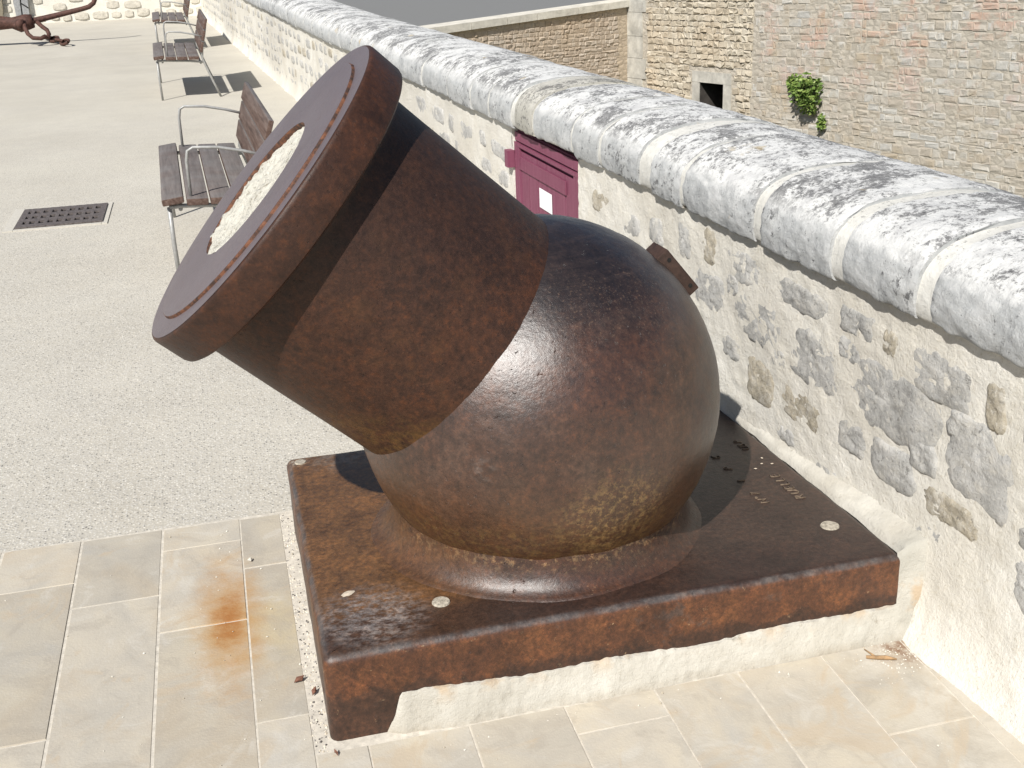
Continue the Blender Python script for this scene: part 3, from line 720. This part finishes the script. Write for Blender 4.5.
# coping
PROF = [(.02, .0), (-.016, .004), (-.026, .018), (-.031, .045), (-.029, .080), (-.020, .112), (.000, .140), (.03, .163), (.07, .182), (.13, .196), (.20, .205), (.28, .208), (.36, .203), (.44, .188), (.52, .160), (.58, .12), (.61, .07), (.61, 0)]
def prof_at(s):
    f = s*(len(PROF)-1); k = min(int(f), len(PROF)-2); t = f-k
    a, b, c, d = PROF[max(k-1, 0)], PROF[k], PROF[k+1], PROF[min(k+2, len(PROF)-1)]
    return tuple(.5*((2*b[i])+(-a[i]+c[i])*t+(2*a[i]-5*b[i]+4*c[i]-d[i])*t*t+(-a[i]+3*b[i]-3*c[i]+d[i])*t**3) for i in (0, 1))
J = [-1.4, -.95, -.36, .066, .39, .785, 1.245, 1.52, 1.90, 2.18, 2.62, 2.89, 3.24, 3.53, 3.96, 4.50, 5.05]
while J[-1] < 21.3: J.append(J[-1]+random.uniform(.30, .52))
JW = {3: .042, 4: .042, 5: .040, 6: .022, 7: .085, 8: .032, 9: .030, 10: .024, 11: .042}
def coping_piece(k):
    y0 = J[k]+JW.get(k, .022)*.6; y1 = J[k+1]-JW.get(k+1, .022)*.6
    near = y0 < 1.6; ny = max(5, round((y1-y0)/(.012 if near else (.03 if y0 < 5 else .08)))); npf = 84 if near else (44 if y0 < 5 else 24)
    li = random.uniform(.001, .006); li2 = random.uniform(-.004, -.001); dn = random.uniform(-.008, .008); tone = random.random() if k != 10 else .95
    if k != 10: tone = min(tone, .85)
    def fn(i, j):
        u = i/(ny-1); y = y0+(y1-y0)*u; o, h = prof_at(j/(npf-1))
        jt = .016*nz(o, h, k, 5)+.006*nz(o, h, k, 22); jt2 = .016*nz(o, h, k+1, 5)-.006*nz(o, h, k+1, 24)
        y += jt*max(0, 1-u*4)+jt2*max(0, 1-(1-u)*4)
        e = min(u, 1-u)*(y1-y0)
        rd = .003*max(0, 1-e/.015)**2
        am = .007*nz(y, o, h, 4.0, k)+.003*nz(y, o, h, 14)+.003*nz(y, o, h, 40)+.002*nz(y, o, h, 85)
        cx, cz = .28, .03; dx, dz = o-cx, h-cz; L = math.hypot(dx, dz)
        s_ = -rd+am
        o2, h2 = o+dx/L*s_+li2, h+dz/L*s_+li
        if h < .02: h2 += dn+.008*nz(y, 0, 0, 20)-.006
        return WP(y, o2, hc(y)+h2)
    V, F = grid(ny, npf, fn)
    a = len(V)-npf
    F = F+[tuple(range(npf-1, -1, -1)), tuple(a+q for q in range(npf))]
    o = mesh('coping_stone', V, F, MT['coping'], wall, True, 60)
    at = o.data.attributes.new('tone', 'FLOAT', 'POINT'); at.data.foreach_set('value', [tone]*len(V))
for k in range(len(J)-1): coping_piece(k)
ysb = frange(-1.4, 5, .02)+frange(5.1, 21.5, .1)
def bedc_fn(i, j):
    y = ysb[i]; o, h = prof_at(j/39); dx, dz = o-.28, h-.03; L = math.hypot(dx, dz); s_ = -.0055+.004*nz(y, o, h, 9)+.003*nz(y, o, h, 40)
    return WP(y, o+dx/L*s_, hc(y)+h+dz/L*s_)
V, F = grid(len(ysb), 40, bedc_fn)
mesh('coping_joint_mortar', V, F, m_cjoint(), wall, True)
# hatch door
hx = .040
def hb(y0, y1, o0, o1, h0, h1, ch=.003):
    return [WP(y, o-.034, h) for y in (y0, y1) for o in (o0, o1) for h in (h0, h1)]
BF = [(0, 1, 3, 2), (4, 6, 7, 5), (0, 4, 5, 1), (2, 3, 7, 6), (0, 2, 6, 4), (1, 5, 7, 3)]
hd = mesh('hatch_door', hb(DY0, DY1, .062, .085, .06, .74), BF, MT['hatch'], wall); tag(hd, 'maroon painted wooden hatch in the wall behind the chamber')
for k in range(6):
    a = DY0+.075+(DY1-DY0-.15)*k/6; b = a+(DY1-DY0-.15)/6-.004
    mesh('board', hb(a, b, .046+random.uniform(0, .002), .0615, .07, .655), BF, MT['hatch'], hd)
for a, b in ((DY0+.006, DY0+.070), (DY1-.070, DY1-.006)): mesh('stile', hb(a, b, .040, .0615, .06, .69), BF, MT['hatch'], hd)
mesh('head_rail', hb(DY0+.006, DY1-.006, .045, .0615, .697, .735), BF, MT['hatch'], hd)
mesh('ledge', hb(DY0+.03, DY1-.03, .038, .0615, .674, .688), BF, MT['hatch'], hd)
mesh('hinge_strap', hb(DY0+.16, DY1-.005, .039, .045, .575, .632), BF, MT['hatch'], hd)
mesh('hinge_pin', hb(DY1-.012, DY1+.030, .004, .038, .572, .650), BF, MT['hatch'], hd)
mesh('notice', hb(2.52, 2.67, .0425, .0448, .455, .540), BF, MT['paper'], hd)

# end wall closing the terrace
EY = 21.6
endw = thing('end_wall', (-8, EY, G(EY)), 'cream rubble wall closing the far end of the terrace', 'wall')
def endf(i, j):
    x = -22+22.4*i/170; h = 1.6*j/22
    return Vector((x, EY+.25*(x/-6)*0+.02*nz(x, h, 0, 2.5)+.012*nz(x, h, 0, 7), G(EY)-.02+h))
V, F = grid(171, 23, endf)
mesh('mortar_face', V, F, MT['mortar'], endw, True)
mesh('core', [(-22, EY+.05, G(EY)-1), (.4, EY+.05, G(EY)-1), (.4, EY+.6, G(EY)-1), (-22, EY+.6, G(EY)-1), (-22, EY+.05, G(EY)+1.57), (.4, EY+.05, G(EY)+1.57), (.4, EY+.6, G(EY)+1.57), (-22, EY+.6, G(EY)+1.57)],
     [(0, 1, 5, 4), (1, 2, 6, 5), (2, 3, 7, 6), (3, 0, 4, 7), (4, 5, 6, 7)], MT['mortar'], endw)
ENDST = simple('end_wall_stone', (.50, .47, .405), .22, 12, .95, .02)
for r_ in range(9):
    x = -6.2
    while x < .1:
        ww = random.uniform(.14, .34); hh = random.uniform(.05, .075); z = .10+r_*.165+random.uniform(-.02, .02)
        if random.random() < .8 and z < 1.5:
            V = [Vector((x+ww/2, EY-.026, G(EY)+z))]
            for s in range(10):
                a = 2*math.pi*s/10; q = (abs(math.cos(a))**5+abs(math.sin(a))**5)**-.2*(.92+.14*nz(math.cos(a)*2+x*3, math.sin(a)*2, r_)); V.append(Vector((x+ww/2+ww*.48*q*math.cos(a), EY-.022, G(EY)+z+hh*q*math.sin(a))))
            for s in range(10): v = V[1+s]; V.append(Vector((x+ww/2+(v.x-x-ww/2)*1.05, EY+.02, G(EY)+z+(v.z-G(EY)-z)*1.05)))
            o = mesh('stone', V, [(0, 1+s, 1+(s+1) % 10) for s in range(10)]+[(1+s, 11+s, 11+(s+1) % 10, 1+(s+1) % 10) for s in range(10)], ENDST, endw)
            at = o.data.attributes.new('tone', 'FLOAT', 'POINT'); at.data.foreach_set('value', [random.choice((.2, .5, .65, .93))]*len(V))
        x += ww+random.uniform(.03, .09)

# ================================================================== FAR SIDE OF THE DITCH
CX, CY = 8.286, 20.458
eR = Vector((math.sin(R(13.07)), -math.cos(R(13.07)), 0))      # right-hand scarp runs back towards us
nR = Vector((-eR.y, eR.x, 0)); nR = -nR if nR.dot(Vector((-1, 0, 0))) < 0 else nR
eL = Vector((-math.sin(R(64)), -math.cos(R(64)), 0))
nL = Vector((eL.y, -eL.x, 0)); nL = nL if nL.dot(Vector((1, -1, 0))) > 0 else -nL
def RP(a, d, z): return Vector((CX, CY, 0))+eR*a+nR*d+Vector((0, 0, z))
def LP(a, d, z): return Vector((CX, CY, 0))+eL*a+nL*d+Vector((0, 0, z))
def onR(u, v):
    P = on_plane(u, v, nR, nR.dot(Vector((CX, CY, 0)))); return (P-Vector((CX, CY, 0))).dot(eR), P.z
def onL(u, v):
    P = on_plane(u, v, nL, nL.dot(Vector((CX, CY, 0)))); return (P-Vector((CX, CY, 0))).dot(eL), P.z
farw = thing('ditch_wall', (CX, CY, -6), 'tall weathered stone wall across the ditch with a small square drain opening', 'wall')
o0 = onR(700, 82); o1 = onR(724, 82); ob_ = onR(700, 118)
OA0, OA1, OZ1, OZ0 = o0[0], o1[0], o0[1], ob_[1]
m = MB()
def rq(a0, a1, z0, z1, d=0.0): m.add([RP(a0, d, z0), RP(a1, d, z0), RP(a1, d, z1), RP(a0, d, z1)], [(0, 1, 2, 3)])
rq(-.5, OA0, -6, 3.2); rq(OA1, 16, -6, 3.2); rq(OA0, OA1, OZ1, 3.2); rq(OA0, OA1, -6, OZ0)
m.add([RP(a, d, 3.2) for a, d in ((-.5, 0), (16, 0), (16, -1.5), (-.5, -1.5))], [(0, 1, 2, 3)])
m.build('mortar_face', m_farback('far_mortar', (.43, .39, .325), (.50, .46, .39)), farw)
FS = m_farstone('far_ashlar', [(0, (.42, .375, .31)), (.3, (.46, .42, .36)), (.6, (.48, .455, .405)), (.85, (.52, .50, .455)), (1, (.45, .44, .41))], True)
FC = m_farstone('far_rubble', [(0, (.46, .40, .31)), (.5, (.51, .455, .36)), (1, (.55, .50, .41))])
MB().add([RP(a, d, z) for a, z in ((OA0, OZ0), (OA1, OZ0), (OA1, OZ1), (OA0, OZ1)) for d in (0, -3.5)], [(0, 1, 3, 2), (2, 3, 5, 4), (4, 5, 7, 6), (6, 7, 1, 0), (1, 3, 5, 7)]).build('drain_recess', simple('recess_shade_stone', (.055, .048, .042), .4, 8, .95), farw)  # shade of the deep passage painted in as near-black stone
A_SEC = onR(752, 80)[0]; A_PIL = onR(646, 60)[0]
stones = []
def far_stone(a0, a1, z0, z1, tone, pr, rough=.006):
    j = lambda s=1: random.uniform(-rough, rough)*s
    b = min(.022, .2*(z1-z0))
    P = [(a0, z0), (a1, z0), (a1, z1), (a0, z1)]; V = []
    for a, z in P: V.append(RP(a, .0, z))
    for a, z in P: V.append(RP(a+j(), pr*.7+j(.5), z+j()))
    for (a, z), (sa, sz) in zip(P, ((1, 1), (-1, 1), (-1, -1), (1, -1))): V.append(RP(a+sa*b*1.2+j(2), pr+j(1.2), z+sz*b+j(2)))
    F = [(8, 9, 10, 11)]
    for k in (0, 4):
        for i in range(4): F.append((k+i, k+(i+1) % 4, k+4+(i+1) % 4, k+4+i))
    return V, F, tone, (a1-a0)*(z1-z0)/((RP((a0+a1)/2, 0, z0)-CAM['loc']).length**2)
z = -2.6
while z < 1.5:
    hgt = random.uniform(.095, .145); a = A_SEC+random.uniform(0, .2)
    while a < 12.5:
        wd_ = random.choice((.10, .13, .16, .2, .24, .30))*random.uniform(.85, 1.15); a1 = a+wd_; zz = z+.05*nz(a, z, 0, .6)+random.uniform(-.012, .012)
        if random.random() > .08: stones.append((far_stone(a+.008, a1-.008, zz+random.uniform(.004, .018), zz+hgt-random.uniform(.004, .018), random.random(), random.uniform(.001, .010), .007), FS))
        a = a1
    z += hgt
z = -3.2
while z < 1.5:
    hgt = random.uniform(.085, .125); a = A_PIL+random.uniform(0, .1)
    while a < A_SEC-.05:
        wd_ = random.uniform(.11, .24); a1 = min(a+wd_, A_SEC)
        ins = a1 > OA0-.23 and a < OA1+.23 and z < OZ1+.21
        if not ins: stones.append((far_stone(a+.010, a1-.010, z+random.uniform(0, .02), z+hgt-.012, random.random(), random.uniform(.008, .034), .016), FC))
        a = a1
    z += hgt
vis = lambda V: all(-.02 < 0.5+(V-CAM['loc']).dot(cr)/(V-CAM['loc']).dot(cf)*CAM['f']/1024 < 1.03 and (V-CAM['loc']).dot(cd)/(V-CAM['loc']).dot(cf)*CAM['f']+384 > -8 for V in (V,))
def hid(V):     # below the near coping line
    q = V-CAM['loc']; u = q.dot(cr)/q.dot(cf)*CAM['f']+512; v = q.dot(cd)/q.dot(cf)*CAM['f']+384
    return v > 192-(1024-u)*.285+12
stones.sort(key=lambda s: -s[0][3] if (vis(s[0][0][8]) and not hid(s[0][0][10])) else 1)
rest = {}
for k, ((V, F, tone, _), mt) in enumerate(stones):
    if k < 290:
        o = mesh('stone', V, F, mt, farw)
        at = o.data.attributes.new('tone', 'FLOAT', 'POINT'); at.data.foreach_set('value', [tone]*len(V))
    else:
        r = rest.setdefault(mt.name, (MB(), [], mt)); r[0].add(V, F); r[1].extend([tone]*len(V))
for nm, (mb, tones, mt) in rest.items():
    o = mb.build('small_stones', mt, farw); at = o.data.attributes.new('tone', 'FLOAT', 'POINT'); at.data.foreach_set('value', tones); tag(o, kind='stuff')
# smooth surround of the drain opening and the concrete corner pier
def rbox(a0, a1, z0, z1, d, name, mat, par):
    return mesh(name, [RP(a, dd, z) for a in (a0, a1) for dd in (-.01, d) for z in (z0, z1)], BF, mat, par)
rbox(OA0-.22, OA1+.22, OZ1+.0, OZ1+.2, .022, 'lintel', MT['concrete'], farw)
rbox(OA0-.22, OA0, OZ0, OZ1-.003, .018, 'jamb', MT['concrete'], farw); rbox(OA1, OA1+.22, OZ0, OZ1-.003, .018, 'jamb', MT['concrete'], farw)
zq = -3.4; k = 0
while zq < 1.6:
    hq = random.uniform(.4, .7); rbox(-.12, A_PIL-random.choice((.0, .12)), zq, zq+hq-.008, .020+.006*(k % 2), 'quoin', MT['concrete'], farw); zq += hq; k += 1
# left-hand flank with its capping
flank = thing('flank_wall', tuple(LP(4, 0, -6)), 'orange tinted rubble wall with pale capping running back to the ditch corner', 'wall')
cl, cr_ = onL(440, 28), onL(628, 1.5)
def ztop(a): return cr_[1]+(cl[1]-cr_[1])*(a-cr_[0])/(cl[0]-cr_[0])-.10
zt = ztop(0)
V = [LP(a, d, z if z < -5 else ztop(a)) for a in (-.2, 7.6) for d in (0, -.6) for z in (-6, 0)]
mesh('mortar_face', V, BF, m_farback('flank_mortar', (.46, .38, .29), (.54, .45, .34)), flank)
FL_ = m_farstone('flank_rubble', [(0, (.42, .35, .28)), (.4, (.47, .395, .315)), (.75, (.49, .42, .345)), (1, (.52, .455, .38))])
mb = MB(); tones = []; z = -3.2
while z < zt-.02:
    hgt = random.uniform(.05, .10); a = .25+random.uniform(0, .1)
    while a < 7.5:
        w_ = random.uniform(.07, .17); V = []
        if z+hgt > ztop(a): a += w_; continue
        b = .012; pr = random.uniform(.004, .02)
        for a_, z_ in ((a+.006, z+.005), (a+w_-.006, z+.005), (a+w_-.006, z+hgt-.006), (a+.006, z+hgt-.006)): V.append(LP(a_, 0, z_))
        for a_, z_ in ((a+b+.006, z+.005+b), (a+w_-b-.006, z+.005+b), (a+w_-b-.006, z+hgt-.006-b), (a+b+.006, z+hgt-.006-b)): V.append(LP(a_+random.uniform(-.025, .025), pr*random.uniform(.3, 1.3), z_+random.uniform(-.02, .02)))
        mb.add(V, [(4, 5, 6, 7)]+[(i, (i+1) % 4, 4+(i+1) % 4, 4+i) for i in range(4)]); tones += [random.random()]*8
        a += w_
    z += hgt
o = mb.build('small_stones', FL_, flank); tag(o, kind='stuff'); at = o.data.attributes.new('tone', 'FLOAT', 'POINT'); at.data.foreach_set('value', tones)
a = -.1
while a < 6.7:
    l_ = random.uniform(.7, 1.1)
    V = [LP(aa, d, z) for aa in (a+.006, a+l_-.006) for d in (.07, -.62) for z in (ztop(aa)+.002, ztop(aa)+.13)]
    mesh('capstone', V, BF, MT['farcap'], flank); a += l_
# road behind the flank wall
V = [LP(7.6, -.55, 0), LP(-60, -.55, 0), LP(-60, -.55, 0)+Vector((-.0705, 1, 0))*120, LP(7.6, -.55, 0)+Vector((-.0705, 1, 0))*200]
for v in V: v.z = ztop(7)-.22
tag(mesh('road', V, [(0, 1, 2, 3)], MT['asphalt']), kind='structure')
# plants rooted in the far wall
def wall_plant(u, v, w_px, n, label, hp):
    a, zc = onR(u, v); base = RP(a, .0, zc); D = (base-CAM['loc']).length; rx = w_px/CAM['f']*D*.5
    t = thing('wall_plant', tuple(base), label, 'plant', 'plants growing in the far wall')
    m = MB(); sg = MB()
    for _ in range(n):
        th = random.uniform(0, 2*math.pi); ph = math.acos(random.uniform(-1, 1)); q = random.random()**.45
        dx, dz, dd = rx*q*math.sin(ph)*math.cos(th), hp*rx*q*math.cos(ph), rx*.8*q*abs(math.sin(ph)*math.sin(th))
        if nz(dx*4/rx*.5, dz*4/rx*.5, dd, 1.3, u) < -.18: continue
        c = RP(a+dx+.25*dz*0, .06+dd, zc+dz)
        s_ = random.uniform(.022, .045); u1 = Vector((random.gauss(0, 1), random.gauss(0, 1), random.gauss(0, .6))).normalized(); u2 = u1.orthogonal().normalized(); u2 = (Matrix.Rotation(random.random()*6.28, 3, u1) @ u2)
        m.add([c-u1*s_*1.3, c+u2*s_*.7, c+u1*s_*1.3, c-u2*s_*.7], [(0, 1, 2, 3)])
    for _ in range(14):
        e = RP(a+random.uniform(-.8, .8)*rx, rx*random.uniform(.2, .7), zc+hp*rx*random.uniform(-.9, .5)); sg.tube([RP(a, 0, zc-.1), (RP(a, .1, zc)+e)/2, e], [.012, .008, .004], 5)
    sg.build('stem', MT['stem'], t); m.build('foliage', MT['leaf'], t)
wall_plant(812, 93, 40, 1100, 'larger green leafy plant rooted in the far ditch wall', 1.0)
wall_plant(797, 84, 16, 260, 'small upright green tuft on the left of the larger wall plant', 1.2)
wall_plant(825, 122, 11, 150, 'tiny green plant hanging just below the larger wall plant', 1.5)

# ================================================================== BENCHES
def bench(label, loc):
    t = thing('bench', (0, 0, 0), label, 'bench', 'slatted benches along the parapet')
    L = 1.50; g = MT['steel']; tops = []
    for y in (.04, L-.04):
        m = MB(); rr = .0110
        m.tube([(0, y, 0), (-.004, y, .2), (-.002, y, .385)], rr, 8)
        m.tube([(.58, y, 0), (.52, y, .16), (.455, y, .345), (.440, y, .40), (.455, y, .5), (.49, y, .62), (.512, y, .72)], rr*1.05, 8)
        m.tube([(-.002, y, .385), (.06, y, .388), (.30, y, .372), (.452, y, .355)], rr, 8)
        m.build('side_frame', g, t, True)
        m = MB(); y2 = y+(.022 if y < 1 else -.022)
        m.tube([(.105, y2, .385), (.108, y2, .595), (.118, y2, .645), (.145, y2, .660), (.26, y2, .652), (.38, y2, .625), (.478, y2, .595)], .0080, 8)
        m.build('armrest', g, t, True)
    m = MB(); m.tube([(.05, .04, .372), (.05, L-.04, .372)], .010, 8); m.tube([(.42, .04, .345), (.42, L-.04, .345)], .010, 8); m.build('cross_bar', g, t, True)
    for k in range(4):
        x0 = -.03+k*.112; z0 = .398+.012*(k == 0)*0-.004*k; m = MB()
        Mx = Matrix.Translation((x0, 0, z0)) @ Matrix.Rotation(R(2.5-(9 if k == 0 else 0)), 4, 'Y')
        m.cbox((0, 0, 0), (.103, L, .034), .007, Mx); m.build('seat_slat', MT['wood'], t, True, 30)
    for k in range(3):
        Mx = Matrix.Translation((.424+.028*k, 0, .455+.111*k)) @ Matrix.Rotation(R(15+2*k), 4, 'Y')
        m = MB().cbox((0, .0, 0), (.026, L, .102), .006, Mx); m.build('back_slat', MT['wood'], t, True, 30)
    t.location = loc; t.rotation_euler = (math.atan(SY), 0, R(2.0))
    return t
def place(P): return (P.x, P.y, G(P.y))
b2 = Vector((-.575, 10.10, 0)); b1 = Vector((-.345, 3.56, 0)); b3 = Vector((-.735, 15.05, 0))
bench('nearest slatted wooden bench with steel arms, partly behind the muzzle', place(b1))
bench('middle slatted wooden bench of the row of three along the parapet', place(b2))
bench('farthest slatted wooden bench of the row, cut off by the picture top', place(b3))

# ================================================================== DRAIN GRATE
gr = thing('drain_grate', (-1.07, 5.27, G(5.27)), 'dark cast iron drain grate set in the pale terrace concrete', 'drain')
ga, gb = (-1.32, -.82), (5.03, 5.52)
def dish(x, y): return -.030*(1-abs((x+1.07)/.25))*.0
def gz(x, y, dz): return Vector((x, y, G(y)+dz))
def slabq(x0, x1, y0, y1, z0, z1): return [gz(x, y, z) for x in (x0, x1) for y in (y0, y1) for z in (z0, z1)]
mesh('pit', [gz(x, y, .003) for x in ga for y in gb], [(0, 1, 3, 2)], MT['pit'], gr)
for (x0, x1, y0, y1) in ((ga[0]-.06, ga[0], gb[0]-.03, gb[1]+.05), (ga[1], ga[1]+.035, gb[0]-.03, gb[1]+.05), (ga[0], ga[1], gb[1], gb[1]+.05), (ga[0], ga[1], gb[0]-.03, gb[0])):
    mesh('kerb', slabq(x0+.001, x1-.001, y0+.001, y1-.001, -.01, .007), BF, MT['kerb'], gr)
nb = 9; mm = .03
for k in range(nb+1):
    x = ga[0]+.006+(ga[1]-ga[0]-.012-.022)*k/nb; mesh('bar', slabq(x, x+(.034 if k in (0, nb) else .020), gb[0]+.003, gb[1]-.003, .0035, .0155), BF, MT['castiron'], gr)
for k in range(4):
    y = gb[0]+.006+(gb[1]-gb[0]-.012-.07)*k/3; mesh('cross_bar', slabq(ga[0]+.005, ga[1]-.005, y, y+.07, .0036, .0152), BF, MT['castiron'], gr)

# ================================================================== ANCHOR
an = thing('anchor', (-4.2, 17.4, G(17.4)), 'rusty iron ship anchor with stock, shackle and chain end on the terrace', 'anchor')
def AP(u, v, y=17.2): return on_plane(u, v, (0, 1, 0), y)
gA = G(17.2)
E0 = AP(33, 21); E1 = AP(0, 23); far_e = E0+(E1-E0).normalized()*3.0; far_e.z = gA+.34
m = MB(); m.tube([E0, AP(27, 22), AP(20, 24), AP(12, 23), E1, (E1+far_e)/2, far_e], [.10, .12, .125, .085, .105, .12, .14], 12); m.build('shank', MT['anchor'], an, True)
m = MB(); m.tube([far_e+Vector((.25, .9, .55)), far_e+Vector((.05, .55, .15)), far_e, far_e+Vector((.05, -.55, -.12)), far_e+Vector((.2, -.75, -.22))], [.06, .1, .13, .1, .06], 10); m.build('arms', MT['anchor'], an, True)
for sy_, zz in ((.85, .5), (-.72, -.18)):
    MB().cbox((-.16, -.02, -.2), (.16, .02, .2), .01, Matrix.Translation(far_e+Vector((.16, sy_, zz))) @ Matrix.Rotation(.7*(1 if sy_ > 0 else -1), 4, 'X')).build('fluke', MT['anchor'], an)
m = MB(); m.tube([AP(14, 26, 17.0), AP(33, 21), AP(60, 14.5), AP(82, 9), AP(89, 6.8), AP(93.5, 3), AP(96, -4), AP(97, -12)], [.035, .045, .04, .036, .036, .035, .035, .03], 8); m.build('stock', MT['anchor'], an, True)
# bow shackle hanging from the shank end
def arc(pts): return [Vector(p) for p in pts]
m = MB(); gs = G(16.9)+.03
m.tube([AP(24, 22, 17.05), AP(25, 28, 16.9), AP(28, 34, 16.85), AP(33, 38, 16.82), AP(41, 38.5, 16.82), AP(46, 36, 16.85)], .032, 8)
m.tube([AP(37, 22, 17.15), AP(42, 26.5, 17.1), AP(47, 30, 17.0), AP(49, 34, 16.95), AP(48, 37.5, 16.9), AP(44, 37, 16.88)], .032, 8)
m.build('shackle', MT['anchor'], an, True)
MB().tube([AP(19, 24, 16.98), AP(22, 24, 16.93)], .07, 10).build('pin', MT['anchor'], an, True)
pts = [on_ground(46, 40), on_ground(52, 42), on_ground(57.5, 43.6), on_ground(63, 45.2), on_ground(68, 46.5)]
for k, P in enumerate(pts[:-1]):
    Q = pts[k+1]; d = (Q-P); c = (P+Q)/2+Vector((0, 0, .055)); d.z = 0; d.normalize(); s_ = Vector((0, 0, 1)).cross(d)*.7+Vector((0, 0, .5 if k % 2 else -.3)); s_.normalize()
    L_ = (Q-P).length*.62; ring = [c+d*L_*math.cos(t)+s_*.055*math.sin(t) for t in [2*math.pi*q/14 for q in range(15)]]
    MB().tube(ring, .022, 6, False).build('chain_link', MT['anchor'], an, True)
# slabs leaning on the end wall behind it
def slab(pts, d, mat, label, cracks=()):
    P = [on_plane(u, v, (0, 1, 0), EY-.05) for u, v in pts]; t = thing('stone_slab', tuple(P[0]), label, 'slab')
    n = len(P); V = P+[p+Vector((0, -d, 0)) for p in P]
    mesh('block', V, [tuple(range(n)), tuple(range(2*n-1, n-1, -1))]+[(i, (i+1) % n, n+(i+1) % n, n+i) for i in range(n)], mat, t)
    for c in cracks:
        MB().tube([on_plane(u, v, (0, 1, 0), EY-.05-d-.001) for u, v in c], .012, 6).build('crack', MT['dark'], t)
slab([(17.5, 20), (30.5, 20), (29.5, 12), (28, 0), (27.5, -14), (13, -14), (13.5, 2), (15, 8)], .06, MT['slab'], 'grey slab with black crack lines standing behind the anchor shank', [[(19.5, -10), (20.5, 3), (22.5, 18)], [(20.5, 3), (28.5, 8)]])
slab([(-14, 20), (3.2, 20), (3.5, 9), (2, -2), (1.5, -14), (-14, -14)], .06, MT['slabbrown'], 'brownish slab at the picture edge behind the anchor')

# ================================================================== LOOSE SMALL THINGS
def pebble(c, s, seed):
    V = []
    for d in ((1, 0, 0), (-1, 0, 0), (0, 1, 0), (0, -1, 0), (0, 0, 1), (0, 0, -.4)):
        V.append(Vector(c)+Vector(d)*s*random.uniform(.6, 1.2))
    return V, [(0, 2, 4), (2, 1, 4), (1, 3, 4), (3, 0, 4), (2, 0, 5), (1, 2, 5), (3, 1, 5), (0, 3, 5)]
mb = MB()
for _ in range(520):
    y = random.uniform(-.03, 1.06); x = -.037+.004*nz(0, y, 0, 9)+random.uniform(0, .034)
    V, F = pebble((x, y, G(y)+.008), random.uniform(.002, .0058), 0); mb.add(V, F)
tag(mb.build('edge_gravel', m_gravelbits('edge_pebbles', [(.58, .53, .44), (.30, .28, .26), (.65, .60, .50), (.10, .09, .085), (.50, .44, .35), (.7, .67, .6)])), 'loose gravel packed in the joint along the plate left edge', 'gravel', kind='stuff')
mb = MB()
for _ in range(230):
    x, y = random.uniform(-.9, 1.43), random.uniform(-.6, 1.05)
    if -.03 < x < 1.40 and y > -.055: continue
    if random.random() < .35: x, y = random.uniform(-.32, 0), random.uniform(-.1, 1.04)
    if random.random() < .35: x, y = random.uniform(.2, 1.36), -.05-abs(random.gauss(0, .03))
    V, F = pebble((x, y, G(y)+.0125), random.choice((.0012, .0015, .002, .0025, .0038)), 0); mb.add(V, F)
for _ in range(160):
    x, y = 1.32+random.gauss(0, .045), -.09+random.gauss(0, .04)
    V, F = pebble((min(x, WX(y)-.02), min(y, -.035), G(y)+.0125), random.uniform(.0012, .003), 0); mb.add(V, F)
tag(mb.build('grit', m_gravelbits('white_grit', [(.55, .52, .45), (.62, .60, .54), (.42, .37, .29), (.25, .20, .15)])), 'pale grit crumbs scattered over the flagstones', 'grit', kind='stuff')
P = on_ground(251.5, 564.5); V, F = pebble((P.x, P.y, P.z+.016), .009, 1); tag(mesh('pebble', V, F, MT['kerb']), 'single white pebble on the flagstone left of the plate', 'pebble')
def dead_leaf(u, v, s, rot, label):
    P = on_ground(u, v); V = []
    for a, b, z in ((-1, 0, .004), (-.3, .45, .012), (.5, .35, .008), (1, 0, .014), (.4, -.4, .006), (-.4, -.4, .010)):
        V.append(P+Vector((s*(a*math.cos(rot)-b*math.sin(rot)), s*(a*math.sin(rot)+b*math.cos(rot)), z+.010)))
    V += [v+Vector((0, 0, .0015)) for v in V]
    tag(mesh('dead_leaf', V, [(5, 4, 3, 2, 1, 0), (6, 7, 8, 9, 10, 11)]+[(i, (i+1) % 6, 6+(i+1) % 6, 6+i) for i in range(6)], MT['leafdead']), label, 'leaf', 'dead leaves by the plate')
dead_leaf(300, 686, .013, .3, 'brown dead leaf lying left of the plate, nearer the gravel boundary')
dead_leaf(315, 698, .011, 1.1, 'brown dead leaf lying in the edge gravel close to the plate corner')
dead_leaf(337, 760, .007, 2, 'tiny dark leaf scrap in front of the plate corner')
P = on_ground(876, 664)
tw = MB(); tw.tube([P+Vector((-.02, .012, .016)), P+Vector((.0, 0, .018)), P+Vector((.022, -.006, .017)), P+Vector((.042, -.018, .016))], [.004, .005, .0055, .002], 6)
tw.tube([P+Vector((-.0, .0, .018)), P+Vector((-.012, .035, .022))], [.003, .001], 5)
tag(tw.build('twig', MT['twig'], None, True), 'small dry twig on the paving near the wall corner', 'twig')
